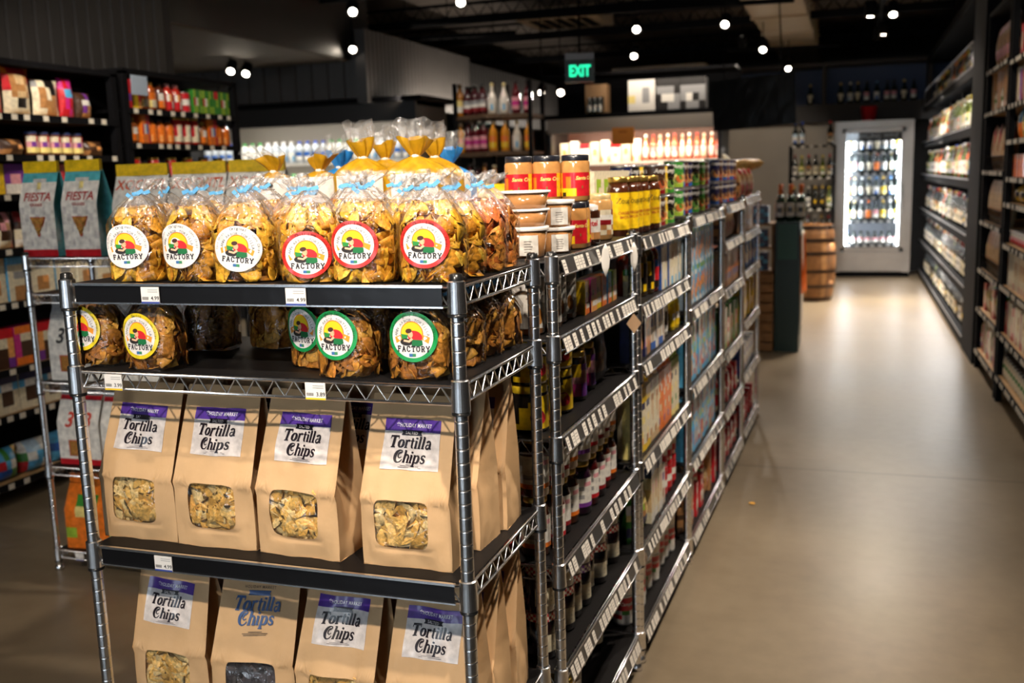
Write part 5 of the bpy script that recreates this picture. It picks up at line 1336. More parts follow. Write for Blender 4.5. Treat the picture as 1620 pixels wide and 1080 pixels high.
RL(2.22, *FY, [(brown2, 'food_bag', 'bag', 'brown bag')], 'top', B1, gap=.03)
for bi, (ya, yb_, bn) in enumerate(((5.82, 7.13, 'at the picture edge'), (4.3, 5.62, 'nearest the viewer'))):
    RL(.18, ya, yb_, [(whitejar, 'glass_jar', 'jar', 'white jar')], 'lowest', bn)
    RL(.47, ya, yb_, [(redbox, 'food_box', 'box', 'red box'), (creamb, 'food_box', 'box', 'cream box'), (creamb, 'food_box', 'box', 'cream box')], 'second', bn)
    RL(.78, ya, yb_, [(creamb, 'food_box', 'box', 'cream box')], 'third', bn)
    RL(1.05, ya, yb_, [(yogcup, 'food_cup', 'cup', 'white cup')], 'fourth', bn)
    RL(1.31, ya, yb_, [(yellb, 'food_bag', 'bag', 'yellow bag')], 'fifth', bn)
    RL(1.47, ya, yb_, [(orangeb, 'food_box', 'box', 'orange box'), (orangeb, 'food_box', 'box', 'orange box')], 'sixth', bn)
    RL(1.70, ya, yb_, [(pouch(.15, .09, .2, ['GGGGb', 'GWWGG', 'GyOyW', 'GGyGG']), 'food_bag', 'bag', 'green bag'), (pouch(.14, .09, .2, ['bbbbb', 'bWWbb', 'OOTOO', 'TOOOO']), 'food_bag', 'bag', 'blue and orange bag')], 'seventh', bn)
    RL(1.92, ya, yb_, [(purpb, 'food_box', 'box', 'purple box'), (creamb, 'food_box', 'box', 'cream box'), (redbox, 'food_box', 'box', 'red box')], 'eighth', bn)
    RL(2.19, ya, yb_, [(brown2, 'food_bag', 'bag', 'brown bag'), (redbox, 'food_box', 'box', 'red box')], 'top', bn)
# wire baskets holding the pasta
for z, sh in ((.775, 'third'), (1.135, 'fourth'), (1.505, 'fifth')):
    b = B()
    for k in range(18): b.tube([(WX + .014, 7.32 + k * .06, z + .01), (WX + .014, 7.32 + k * .06, z + .1)], .003, 4, mat='blackmetal')
    for zz in (.01, .055, .1): b.tube([(WX + .014, 7.31, z + zz), (WX + .014, 8.36, z + zz)], .003, 4, mat='blackmetal')
    o = link('wire_fence', b.mesh('wire_fence')); props(o, 'black wire fence holding pasta bags on the %s shelf beside the pillar' % sh, 'shelf fence')

# ================================================================== end of the aisle: glass-door cooler
CX0, CX1, CYF = -.245, .79, 15.05
cw = CX1 - CX0; cxm = (CX0 + CX1) / 2
r = link('bottle_cooler', None, (cxm, CYF, 0)); props(r, 'tall stainless steel glass-door cooler full of sparkling wine', 'refrigerator')
H_ = 2.18
b = B()
for sx in (-1, 1): b.box((sx * (cw / 2 - .05), .3, .07 + (H_ - .17) / 2), (.10, .6, H_ - .17), mat='steel')
b.box((0, .3, H_ - .05), (cw, .6, .10), mat='steel'); b.box((0, .3, .22), (cw - .2, .6, .28), mat='steel'); b.box((0, .59, 1.2), (cw - .2, .02, 2), C('8A9098'), 'plastic')
link('cabinet', b.mesh('cabinet'), parent=r)
b = B(); b.box((0, .32, .035), (cw - .02, .56, .07), mat='blackmetal'); link('base', b.mesh('base'), parent=r)
b = B(); b.box((0, -.008, .2), (cw - .22, .016, .18), mat='steel'); link('kick_panel', b.mesh('kick_panel'), parent=r)
d = B(); dw = cw - .2; dz0, dz1 = .37, H_ - .11
for sx in (-1, 1): d.box((sx * (dw / 2 - .025), -.012, (dz0 + dz1) / 2), (.05, .03, dz1 - dz0), mat='steel')
for z in (dz0 + .025, dz1 - .025): d.box((0, -.012, z), (dw, .03, .05), mat='steel')
dd = link('door', d.mesh('door'), parent=r)
b = B(); b.box((0, -.008, (dz0 + dz1) / 2), (dw - .1, .004, dz1 - dz0 - .1), mat='glasspane'); link('glass', b.mesh('glass'), parent=dd)
b = B(); b.tube([(dw / 2 - .03, -.05, .9), (dw / 2 - .03, -.06, 1.1), (dw / 2 - .03, -.05, 1.3)], .01, 8, mat='steel'); link('handle', b.mesh('handle'), parent=dd)
b = B(); b.box((0, .03, dz1 - .105), (dw - .12, .02, .11), BLACK, 'gloss'); b.text('SPARKLING WINE', lambda x, z: (x, .0185, z),   .085, C('C8D4DC'), 'gloss', cy=dz1 - .105, bold=.01, width=dw * .78); link('header_sign', b.mesh('header_sign'), parent=r)
for sx in (-1, 1):
    b = B(); b.box((sx * (dw / 2 - .07), .05, (dz0 + dz1) / 2 - .05), (.022 if sx < 0 else .012, .02, dz1 - dz0 - .26), mat='ledcooler'); link('light_strip', b.mesh('light_strip'), parent=r)
light('cooler_light', 'AREA', (CX0 + .19, CYF + .09, 1.2), 14, COOLW, (cxm, CYF + .35, 1.2), sx=.05, sy=1.5)
light('cooler_light', 'AREA', (CX1 - .19, CYF + .09, 1.2), 9, COOLW, (cxm, CYF + .35, 1.2), sx=.05, sy=1.5)
CSZ = [.46, .80, 1.13, 1.47, 1.76]
for z in CSZ:
    b = B(); b.box((0, .32, z - .008), (dw - .06, .46, .012), C('6A7076'), 'plastic'); b.box((0, .085, z - .02), (dw - .1, .006, .035), C('2A2E32'), 'plastic')
    for k in range(7): b.box((-dw / 2 + .12 + k * .105, .08, z - .02), (.05, .003, .024), C('E8E8E8'), 'paper')
    link('shelf', b.mesh('shelf'), parent=r)
SB = [bottle(.042, .30, C('12241A'), c_, pt, kind='burg', foil=False) for c_, pt in ((C('D8B23A'), ['YYYY', 'yyyy']), (C('EFEFEF'), ['WWWW', 'LLWW']), (C('E8701A'), ['OOOO', 'OOOO']), (C('C8B070'), ['CCCC', 'KCCK']), (C('5A8AC0'), ['WWWW', 'WBBW']), (C('1A1A1A'), ['pppp', 'WWWW']))]
SN = ['gold-topped', 'white-topped', 'orange', 'cream-topped', 'blue-topped', 'black-topped']
rr = random.Random(5)
for i, z in enumerate(CSZ):
    for n in range(8):
        k = rr.randrange(6) if not (i == 1 and n == 3) else 2
        if i == 0 and n % 2: k = 5
        put(SB[k], 'champagne_bottle', (CX0 + .19 + n * .094, CYF + .17, z), '%s sparkling wine bottle, %s from left on cooler shelf %s from bottom' % (SN[k], OR[n], OR[i]), 'bottle', 0, 'sparkling wine bottles inside the cooler', scale=(1, 1, .62 if i == 0 else .93))
b = B(); b.lathe([(.085, 0), (.11, .2), (.115, .2), (.112, .205), (.10, .2), (.08, .01)], 20, C('A81420'), 'plastic', caps=False); b.lathe([(.085, 0), (.08, .004)], 20, C('A81420'), 'plastic')
put([('red_bucket', b.mesh('red_bucket'), [])], 'ice_bucket', (.2, CYF + .25, H_ + .001), 'red bucket standing on top of the steel cooler', 'bucket')
for i, px in enumerate((1282, 1330, 1345, 1357, 1371, 1387, 1403, 1414, 1430, 1445)):
    p = at(px, 150, Y=BY + .12)
    put(SB[(3, 3, 1, 3, 5, 4, 5, 5, 3, 5)[i]], 'champagne_bottle', (p.x, BY + .12, 2.461), 'dark sparkling wine bottle on the blue ledge over the cooler, %s from left' % OR[i], 'bottle', 0, 'bottles on the blue ledge')
# wine rack and barrel left of the cooler
r = link('bottle_rack', None, (-.53, 14.5, 0)); props(r, 'black bottle rack against the beige wall behind the barrel', 'shelving')
for sx in (-.29, .29):
    for sy in (0, .35):
        b = B(); b.box((sx, sy, .93 if sx < 0 else .92), (.03, .03, 1.86), mat='blackmetal'); link('post', b.mesh('post'), parent=r)
RZ_ = [.25, .6, 1.0, 1.43, 1.86]
for z in RZ_:
    b = B(); b.box((0, .175, z - .01), (.6, .37, .02), mat='blackmetal')
    for k in range(5): b.box((-.24 + k * .115, -.018, z - .012), (.05, .003, .03), C('C8C4BC'), 'paper')
    link('shelf', b.mesh('shelf'), parent=r)
rr = random.Random(9)
for i, z in enumerate(RZ_):
    for n in range(6):
        if i == 4 and n in (2, 3, 4): continue
        k = rr.choice([0, 1, 3, 5, 7, 2, 9]) if i < 4 else (9 if n < 2 else 5)
        put(WB[k], 'wine_bottle', (-.76 + n * .092, 14.58, z), '%s, %s from left, %s shelf up of the rack behind the barrel' % (WN[k], OR[n], OR[i]), 'bottle', 0, 'wine bottles on the rack behind the barrel', scale=1.0 if i < 4 else 1.05)
b = B(); NB = 28
prf = [(.225, 0), (.25, .1), (.268, .25), (.275, .45), (.268, .65), (.25, .8), (.225, .9)]
vs = []; fs = []; cs = []; st_ = [random.Random(k).choice([C('96683A'), C('84582E'), C('A07242'), C('6E4824'), C('8C6034')]) for k in range(NB)]
for rr_, z in prf:
    for k in range(NB): a = 2 * PI * k / NB; vs.append((rr_ * math.cos(a), rr_ * math.sin(a), z))
for j in range(6):
    for k in range(NB): fs.append((j * NB + k, j * NB + (k + 1) % NB, (j + 1) * NB + (k + 1) % NB, (j + 1) * NB + k)); cs.append(st_[k])
b.add(vs, fs, cs, 'wood', False); b.lathe([(.21, .87), (.212, .875)], NB, C('8A6238'), 'wood')
hp = []
for z0, z1, ra, rb in ((.01, .05, .231, .241), (.16, .2, .262, .266), (.34, .375, .276, .278), (.55, .585, .278, .275), (.70, .74, .267, .263), (.85, .89, .243, .231)):
    h = B(); h.lathe([(ra, z0), (rb, z1)], NB, C('4A3C34'), 'foil', caps=False); hp.append(('hoop', h.mesh('hoop')))
put([('staves', b.mesh('staves'), [])] + [(n_, m_, []) for n_, m_ in hp], 'wine_barrel', (-.435, 12.45, 0), 'upright wooden wine barrel with dark metal hoops at the aisle end', 'barrel')
# crates, dark green display and orange-topped bottles at the end of the racks
def crate(z):
    b = B(); w_, d_, h = .30, .36, .34
    for k in range(4):
        for sy in (-1, 1): b.box((0, sy * (d_ / 2 - .008), .045 + k * .085), (w_, .012, .07), C('A87C50'), 'wood')
        for sx in (-1, 1): b.box((sx * (w_ / 2 - .008), 0, .045 + k * .085), (.012, d_ - .03, .07), C('9A7046'), 'wood')
    for sx in (-1, 1):
        for sy in (-1, 1): b.box((sx * (w_ / 2 - .02), sy * (d_ / 2 - .025), h / 2), (.02, .02, h - .004), C('8A6238'), 'wood')
    b.box((0, 0, .012), (w_ - .03, d_ - .03, .012), C('8A6238'), 'wood')
    return b
cr_ = proto(('crate', crate(0)))
for k in range(2): put(cr_, 'wooden_crate', (-.77, 8.95, k * .342), 'slatted wooden crate at the end of the racks, %s of the stack' % ('lowest', 'upper')[k], 'crate')
b = B()
for sx in (-1, 1): b.box((sx * .14, 0, .20), (.02, .34, .40), C('8A6238'), 'wood')
for z in (.0, .2, .4): b.box((0, 0, z + .008), (.3, .34, .016), C('A87C50'), 'wood')
put([('crate_shelf', b.mesh('crate_shelf'), [])], 'wooden_display_box', (-.77, 8.95, .69), 'open wooden display box on top of the stacked crates', 'display')
nb = carton(.16, .14, .15, ['NNNN', 'NbbN', 'bNNb', 'NNNN', 'NbbN'], 'N', 'N')
for i, (z) in enumerate((.706, .906, 1.108)):
    put(nb, 'gift_box', (-.75, 8.9, z), 'dark blue gift box with pale print, %s of three in the wooden display' % ('lowest', 'middle', 'topmost')[i], 'box')
b = B(); b.box((0, 0, .56), (.2, .5, 1.12), C('0E2A1C'), 'plastic'); b.box((0, -.253, .95), (.16, .004, .3), C('164A30'), 'plastic'); b.box((.103, 0, .6), (.004, .44, .9), C('1A3A2A'), 'plastic')
put([('display_stand', b.mesh('display_stand'), [])], 'floor_display', (-.51, 9.05, 0), 'dark green floor display stand beside the wooden crates', 'display')
OB = bottle(.04, .31, C('14301E'), C('E8742A'), ['WWWW', 'CKKC', 'WWWW'], kind='burg', caph=.3, foil=False)
for i in range(6):
    put(OB, 'champagne_bottle', (-.58 + (i % 3) * .085, 8.9 + (i // 3) * .12, 1.121), 'orange-foiled champagne bottle on the green stand, %s in the %s row' % (('left', 'middle', 'right')[i % 3], ('front', 'rear')[i // 3]), 'bottle', 0, 'orange-foiled champagne bottles')
b = B()
for k in range(5): b.tube([(-.4 + .02 * (k % 2), 8.82 + k * .1, 1.0), (-.385 + .02 * (k % 2), 8.83 + k * .1, .5)], .006, 5, C('E8742A'), 'plastic')
b.box((-.398, 9.05, .62), (.01, .4, .8), C('D8CFC0'), 'paper'); 
o = link('sale_placard', b.mesh('sale_placard')); props(o, 'pale placard with orange ribbons on the green display stand', 'sign')
# black hanging panel
p = at(1192, 165, Y=11.0)
b = B(); b.box((0, 0, 0), (.86, .05, .52), mat='blackpanel'); b.box((0, .03, 0), (.8, .03, .46), mat='blackmetal')
for sx in (-.3, .3): b.tube([(sx, .02, .26), (sx, .02, 1.42)], .008, 5, mat='blackmetal')
put([('hanging_screen', b.mesh('hanging_screen'), [])], 'wall_screen', (p.x, 11.0, p.z + .02), 'large glossy black screen hanging from the ceiling before the beige wall', 'screen', -.12, rx=0, ry=-.05)
# exit sign
p = at(917, 108, Y=8.0)
b = B(); b.box((0, 0, .09), (.23, .06, .05), C('9A9A9A'), 'plastic')
b.box((0, 0, -.02), (.235, .03, .18), C('0A2A1C'), 'gloss')
b.text('EXIT', lambda x, z: (x, -.017, z), .12, (0, .5, .2), 'exitgreen', cy=-.025, bold=.035, width=.17); b.tube([(0, 0, .1), (0, 0, CZ - p.z)], .01, 6, mat='blackmetal')
put([('exit_sign_body', b.mesh('exit_sign_body'), [])], 'exit_sign', tuple(p), 'green lit exit sign hanging from the dark ceiling', 'exit sign', .25)

# ================================================================== chilled cases along the back left
def case(name, label, x0, x1, yf, top, shelves, led, pw, lcol, canopy, dep=.8, back=C('B8B4AE'), canc=C('B8B0A4')):
    w_ = x1 - x0; r = link(name, None, ((x0 + x1) / 2, yf, 0)); props(r, label, 'refrigerator')
    b = B(); b.box((0, dep, top / 2), (w_, .04, top), back, 'plastic')
    for sx in (-1, 1): b.box((sx * (w_ / 2 - .02), dep / 2, top / 2), (.04, dep, top), C('2A2826'), 'plastic')
    b.box((0, dep / 2, top - .02), (w_, dep, .04), mat='blackmetal'); b.box((0, dep / 2, .3), (w_ - .08, dep, .6), C('3A3836'), 'plastic')
    link('cabinet', b.mesh('cabinet'), parent=r)
    b = B(); b.box((0, -.01, top - canopy / 2), (w_, .05, canopy), canc, 'plastic'); link('canopy', b.mesh('canopy'), parent=r)
    b = B(); b.box((0, .06, top - canopy + .02), (w_ - .1, .03, .02), mat=led); link('light_strip', b.mesh('light_strip'), parent=r)
    for z in shelves:
        b = B(); b.box((0, dep / 2 + .08, z - .012), (w_ - .1, dep - .2, .02), C('D8D4CE'), 'plastic'); b.box((0, .17, z - .02), (w_ - .1, .01, .035), C('E8E4DC'), 'plastic'); s_ = link('shelf', b.mesh('shelf'), parent=r)
        b = B(); b.box((0, .2, z - .032), (w_ - .14, .02, .01), mat=led); link('light_strip', b.mesh('light_strip'), parent=s_)
        light('case_light', 'AREA', ((x0 + x1) / 2, yf + .17, z - .05), pw, lcol, ((x0 + x1) / 2, yf + .3, z - .4), sx=w_ - .2, sy=.03)
    light('case_light', 'AREA', ((x0 + x1) / 2, yf + .03, top - canopy + .0), pw * 1.6, lcol, ((x0 + x1) / 2, yf + .35, top - canopy - .5), sx=w_ - .2, sy=.04)
    return r
case('chilled_case', 'open chilled case of rose wines and white packs, glowing warm', -3.55, -1.46, 12.0, 2.23, [.98, 1.35, 1.71], 'ledwarm', 15, (1, .80, .60), .17, back=C('6A3A26'))
RB = [bottle(.04, .31, C('E8703A'), C('F2E8E0'), ['WWWW', 'WWWW', 'pWWp'], kind='burg'), bottle(.04, .30, C('E89070'), C('E8B8A0'), ['WWWW', 'CCCC'], kind='burg'), bottle(.04, .31, C('D86A4A'), C('C03A30'), ['pppp', 'WWWW'])]
WP = [carton(.1, .1, .26, ['WWWW', 'WCCW', 'WWWW', 'oWWo'], 'W', 'W'), carton(.12, .1, .22, ['RRRR', 'WWWW', 'WyyW', 'WWWW'], 'W', 'R'), carton(.1, .1, .24, ['CCCC', 'CooC', 'CCCC'], 'C', 'C')]
for i, z in enumerate((.98, 1.35, 1.71)):
    x = -3.47; n = 0
    while x < -1.53:
        if x < -2.45 and i > 0: k = (n * 7 + i) % 3; put(WP[k], 'drink_carton', (x + .06, 12.27, z), '%s carton, %s from left, %s shelf up of the rose wine case' % (('white', 'red-topped', 'cream')[k], OR[n], OR[i]), 'carton', 0, 'packs in the rose wine case'); x += .13
        else: k = (n * 5 + i) % 3; put(RB[k], 'wine_bottle', (x + .04, 12.25 + .03 * (n % 2), z), '%s rose wine bottle, %s from left, %s shelf up of the case' % (('orange', 'peach', 'red')[k], od(n), OR[i]), 'bottle', 0, 'rose wines in the chilled case'); x += .088
        n += 1
p = at(986, 215, Y=11.96); b = B(); b.box((0, 0, 0), (.27, .008, .2), C('F09A3A'), 'paper'); b.poly([(-.05, .04), (.05, .04), (.05, .06), (-.05, .06)], lambda x, z: (x, -.005, z), C('C86A1A'))
put([('sign', b.mesh('sign'), [])], 'orange_sign', (p.x, 11.95, p.z), 'orange card sign hanging on the front of the rose wine case', 'sign')
# boxes on top of that case
r = link('overhead_shelf', None, (-2.45, 12.05, 2.28)); props(r, 'dark overhead shelf above the rose wine case', 'shelf')
b = B(); b.box((0, .3, -.02), (2.3, .6, .06), mat='blackmetal'); link('board', b.mesh('board'), parent=r)
b = B(); b.box((0, .6, .22), (2.3, .03, .48), mat='blackmetal'); b.box((0, .3, .47), (2.3, .6, .03), mat='blackmetal'); link('housing', b.mesh('housing'), parent=r)
tp = at(943, 172, Y=12.1).x
wbx = B(); wbx.box((0, 0, .17), (.26, .22, .34), C('B08A62'), 'paper'); wbx.box((0, -.112, .1), (.2, .004, .18), BLACK, 'paper')
bt = proto(('case_box', wbx)); put(bt, 'cardboard_box', (tp, 12.2, 2.292), 'brown cardboard box with bottles showing on the overhead shelf', 'box')
for i in range(3): put(SB[1], 'champagne_bottle', (tp - .065 + i * .065, 12.04, 2.292), 'small pale-capped bottle before the brown box, %s' % ('left', 'middle', 'right')[i], 'bottle', scale=.6)
for px, wd, pat_, words in ((1018, .34, ['WWWW', 'WWSW', 'yWSW', 'WWWW'], 'white carton with dark print at left on the overhead shelf'), (1058, .3, ['KKKK', 'SSSK', 'KWWS', 'KKSS'], 'grey and white carton in the middle on the overhead shelf'), (1097, .3, ['KKKK', 'SSSS', 'SWKS', 'KSSK'], 'grey and black carton at right on the overhead shelf')):
    p = at(px, 150, Y=12.15); put(carton(wd, .25, .36, pat_, 'S', 'W', mt='paper'), 'cardboard_box', (p.x, 12.2, 2.292), words, 'box')
light('overhead_light', 'AREA', (-2.0, 11.8, 2.72), 6, WARM, (-2.0, 12.2, 2.4), sx=1.6, sy=.05)
case('chilled_case', 'long open chilled case of bottles beneath the panelled bulkhead', -7.4, -4.45, 10.1, 2.40, [1.05, 1.43, 1.80], 'ledwarm', 9, (1, .95, .85), .2, back=C('8A8278'), canc=C('2A2622'))
b = B(); b.box((-5.9, 10.5, 2.43), (3.1, 1.0, .05), mat='blackmetal'); o = link('case_top', b.mesh('case_top')); o.name = 'trim_4'; o['kind'] = 'structure'
MB_ = [bottle(.045, .24, C('D8DCD8'), C('3A9A4A'), ['WWWW', 'WWWW'], kind='sauce', mt='gloss'), bottle(.045, .24, C('C8D4E0'), C('E8E8E8'), ['WWWW', 'bWWb'], kind='sauce', mt='gloss'), bottle(.045, .24, C('B8C0C8'), C('2A4AA8'), ['BBBB', 'WWWW'], kind='sauce', mt='gloss')]
for i, z in enumerate((1.05, 1.43, 1.80)):
    for n in range(27):
        k = (n * 3 + n // 4 + i) % 3
        put(MB_[k], 'milk_bottle', (-7.3 + n * .104, 10.35, z), '%s bottle, %s from left, %s shelf up of the long chilled case' % (('green-capped', 'white', 'blue-capped')[k], od(n), OR[i]), 'bottle', 0, 'drinks in the long chilled case')
# spirits rack
r = link('spirits_rack', None, (-3.2, 9.0, 0)); props(r, 'black metal rack of dark spirit bottles standing in mid store', 'shelving')
for sx in (-.37, 0.01, .37):
    for sy in ((0, .4) if sx else (-.22,)):
        b = B(); b.box((sx, sy, 1.22), (.035, .035, 2.44), mat='blackmetal'); link('post', b.mesh('post'), parent=r)
for z in (1.0, 1.4, 1.80, 2.14):
    b = B(); b.add([(-.38, 0, z), (.01, -.22, z), (.38, 0, z), (.38, .4, z), (-.38, .4, z), (-.38, 0, z - .035), (.01, -.22, z - .035), (.38, 0, z - .035), (.38, .4, z - .035), (-.38, .4, z - .035)],
                 [(0, 1, 2, 3, 4), (9, 8, 7, 6, 5), (0, 5, 6, 1), (1, 6, 7, 2), (2, 7, 8, 3), (3, 8, 9, 4), (4, 9, 5, 0)], C('6A5440'), 'wood'); link('shelf', b.mesh('shelf'), parent=r)
LB = [bottle(.042, .3, C('B8741A'), C('6A4A1A'), ['yyyy', 'WWWW'], kind='squat'), bottle(.045, .27, C('4A0E12'), C('1A1A1A'), ['SSSS', 'WWWW', 'rrrr'], kind='squat'), bottle(.042, .3, C('5A0E18'), C('2A1A1A'), ['pppp', 'MMMM', 'pppp'], kind='squat'),
      bottle(.042, .28, C('E8E0D0'), C('D8C890'), ['WWWW', 'WWbW'], kind='burg'), bottle(.042, .28, C('E89A2A'), C('E8D8B0'), ['OOOO', 'YYYY'], kind='squat')]
LN = ['amber', 'dark red grey-labelled', 'pink-labelled', 'white', 'orange']
for z, ks_, sh in ((2.14, [0, 1, 1, 1, 3, 3, 2, 2], 'top'), (1.80, [4, 2, 2, 2, 4, 4, 3, 4], 'second'), (1.40, [1, 2, 1, 0, 4, 1, 2, 0], 'third')):
    for n, k in enumerate(ks_):
        x = -.34 + n * .097; yy = (-.22 * (1 - abs(x - .01) / .38)) + .07
        put(LB[k], 'spirit_bottle', (-3.2 + x, 9.0 + yy, z), '%s spirit bottle, %s from left on the %s shelf of the spirits rack' % (LN[k], OR[n], sh), 'bottle', 0, 'spirit bottles on the mid store rack')
light('rack_glow', 'SPOT', (-3.0, 7.6, 3.3), 60, WARM, (-3.2, 9, 1.9), .05, 40)

# ================================================================== left: black shelving along the partition
LX = -3.99
LA = [.12, .46, .69, 1.02, 1.287, 1.557, 1.753, 1.955]; LBZ = [.12, .5, .9, 1.25, 1.58, 1.83, 2.03]
blackshelf('black shelving bay of snack bags at the left edge', LX, 3.0, 4.84, LA, .45, 1, 2.21, wood=True, seed=11)
blackshelf('black shelving bay of jars and cans left of the chilled case', LX, 4.9, 6.04, LBZ, .45, 1, 2.24, seed=12)
blackshelf('black shelving bay outside the left edge', LX, 1.1, 2.94, LA, .45, 1, 2.21, wood=True, seed=13)
Gl = 'goods on the left black shelving'
def LL(z, y0, y1, items, sh, bay, **k): line(LX, 1, y0, y1, z, items, '%%s, %%s along the %s shelf, left bay %s' % (sh, bay), Gl, **k)
redp = pouch(.19, .08, .235, ['RRRRRR', 'CCCCCR', 'RCCCCR', 'RCRRCC', 'RCCRCC', 'CCCCCC']); tanp = pouch(.19, .08, .235, ['ORRRRO', 'RTttTR', 'RTTTtR', 'CTttTC', 'CCKKCC', 'CCCCCC']); stripep = pouch(.15, .08, .22, ['RCCR', 'RBCR', 'OCCR', 'OTCR', 'RTCR', 'RCCR'])
whitep = pouch(.17, .07, .19, ['SCKKC', 'CTCKC', 'CTCTC', 'CTTTC', 'CCTTC']); pinkp = pouch(.1, .07, .21, ['MRMM', 'RbbM', 'RMRR', 'RRMR']); darkp = pouch(.13, .08, .14, ['DDPD', 'DWWD', 'DPTD', 'DTTD'])
Nl = ('snack_pouch', 'pouch')
LL(1.957, 3.35, 4.8, [(redp, *Nl, 'red and cream pouch'), (redp, *Nl, 'red and cream pouch'), (stripep, *Nl, 'striped red pouch'), (stripep, *Nl, 'striped red pouch'), (tanp, *Nl, 'red pouch with tan circle'), (whitep, *Nl, 'cream patterned pouch'), (pinkp, *Nl, 'pink pouch'), (darkp, *Nl, 'dark small pouch'), (darkp, *Nl, 'dark small pouch')], 'top', 'at the edge')
lowp = pouch(.16, .1, .08, ['DTDD', 'DDoD', 'TDDD']); ylow = pouch(.2, .12, .09, ['yyyy', 'yTyy', 'yyyy']); smallj = jar(.035, .12, C('6A3A20'), C('2A3A6A'), ['CCRR', 'pPpC', 'yyyy'], (.1, .8))
LL(1.755, 3.3, 4.8, [(lowp, *Nl, 'dark flat pouch'), (lowp, *Nl, 'dark flat pouch'), (lowp, *Nl, 'dark flat pouch'), (ylow, *Nl, 'yellow flat pouch'), (lowp, *Nl, 'dark flat pouch'), (smallj, 'food_jar', 'jar', 'small blue-lidded jar'), (smallj, 'food_jar', 'jar', 'small blue-lidded jar'), (smallj, 'food_jar', 'jar', 'small blue-lidded jar'), (smallj, 'food_jar', 'jar', 'small blue-lidded jar'), (smallj, 'food_jar', 'jar', 'small blue-lidded jar')], 'second', 'at the edge')
cb_ = lambda a, s_='C': carton(.13, .08, .15, a, s_, s_)
cbx = [cb_(['YYYY', 'YyyY', 'YYYY'], 'Y'), cb_(['PPPP', 'PppP', 'WWWW'], 'P'), cb_(['CCCC', 'CyyC', 'oooo'], 'C'), cb_(['RRRR', 'RWWR', 'MMMM'], 'R')]
LL(1.559, 3.3, 4.8, [(cbx[k], 'food_box', 'box', ('yellow box', 'purple box', 'cream box', 'red box')[k]) for k in range(4)], 'third', 'at the edge')
LL(1.289, 3.3, 4.8, [(pouch(.14, .08, .18, ['rDpD', 'DpTD', 'CDDr', 'WCCp']), *Nl, 'dark red pouch')], 'fourth', 'at the edge')
ckb = [carton(.15, .07, .22, ['bbbb', 'CCCC', 'CSSC', 'CCCC', 'CTTC', 'CTTC'], 'b', 'b'), carton(.15, .07, .22, ['tttt', 'CSSC', 'CCCC', 'CToC', 'CTTC', 'CCCC'], 'C', 't')]
LL(1.022, 3.3, 4.8, [(ckb[0], 'cookie_box', 'box', 'blue-topped cream biscuit box'), (ckb[1], 'cookie_box', 'box', 'cream biscuit box')], 'fifth', 'at the edge')
ck2 = [carton(.15, .07, .2, ['OOOO', 'MCCM', 'MDDM', 'MDDM', 'OOOO'], 'M', 'M'), carton(.15, .07, .2, ['RRRR', 'oCCo', 'oDDo', 'PDDP'], 'P', 'R')]
LL(.692, 3.3, 4.8, [(ck2[0], 'cookie_box', 'box', 'pink and orange biscuit box'), (ck2[1], 'cookie_box', 'box', 'red biscuit box')], 'sixth', 'at the edge')
LL(.462, 3.3, 4.8, [(carton(.15, .07, .19, ['NNNN', 'bWWb', 'CDDC', 'CDDC', 'CCCC'], 'C', 'N'), 'cookie_box', 'box', 'navy-topped biscuit box')], 'seventh', 'at the edge')
LL(.122, 3.3, 4.8, [(pouch(.2, .12, .16, ['bbGbY', 'BRbWb', 'bBBGb']), *Nl, 'blue bright snack bag'), (pouch(.2, .12, .16, ['WLLWW', 'GWbbW', 'RbbWL']), *Nl, 'pale blue snack bag')], 'lowest', 'at the edge')
cbot = lambda g, c_, pt, h=.17: bottle(.036, h, g, c_, pt, (.1, .62), 'sauce', .13)
J1 = [(carton(.1, .07, .17, ['RRRR', 'RoYR', 'PYYR', 'RYYo'], 'R', 'R'), 'food_box', 'box', 'red and yellow box'), (cbot(C('A8501C'), C('E8B83A'), ['OOOO', 'yCCy']), 'sauce_bottle', 'bottle', 'amber bottle'), (cbot(C('5A2A14'), C('1A1A1A'), ['WWTT', 'OOOO']), 'sauce_bottle', 'bottle', 'brown bottle'),
      (cbot(C('C03020'), C('E8A8A0'), ['WoRW', 'RRWW']), 'sauce_bottle', 'bottle', 'red and white bottle'), (can(.04, .13, ['RRRR', 'RWWR', 'RRRR']), 'food_can', 'can', 'red can')]
J2 = [(carton(.09, .07, .15, ['gGGg', 'RWgG', 'ggGg'], 'G', 'g'), 'food_box', 'box', 'green box'), (carton(.09, .07, .15, ['GRRG', 'GGgG', 'gGGG'], 'G', 'G'), 'food_box', 'box', 'dark green box')]
LL(2.032, 4.98, 6.0, J1[:2] + J1[1:4] + [J1[3], J1[4], J2[0], J2[0], J2[1], J2[0], J2[1]], 'top', 'of jars')
oj = cbot(C('E8762A'), C('1A1A1A'), ['OOOO', 'oOOo'], .15); rj = jar(.038, .17, C('C02A20'), GOLD, ['RCCR', 'RCWR', 'CCCR'], (.1, .7), foil=True)
LL(1.832, 4.98, 6.0, [(cbot(C('8A4A20'), C('C8A040'), ['TWWT', 'OOTT'], .15), 'sauce_bottle', 'bottle', 'brown small bottle'), (carton(.08, .07, .17, ['OORR', 'RWBO', 'OOOR'], 'O', 'R'), 'food_box', 'box', 'orange box'), (oj, 'sauce_bottle', 'bottle', 'orange black-capped bottle'), (oj, 'sauce_bottle', 'bottle', 'orange black-capped bottle'), (oj, 'sauce_bottle', 'bottle', 'orange black-capped bottle'), (rj, 'food_jar', 'jar', 'red gold-lidded jar'), (rj, 'food_jar', 'jar', 'red gold-lidded jar'), (rj, 'food_jar', 'jar', 'red gold-lidded jar')], 'second', 'of jars')
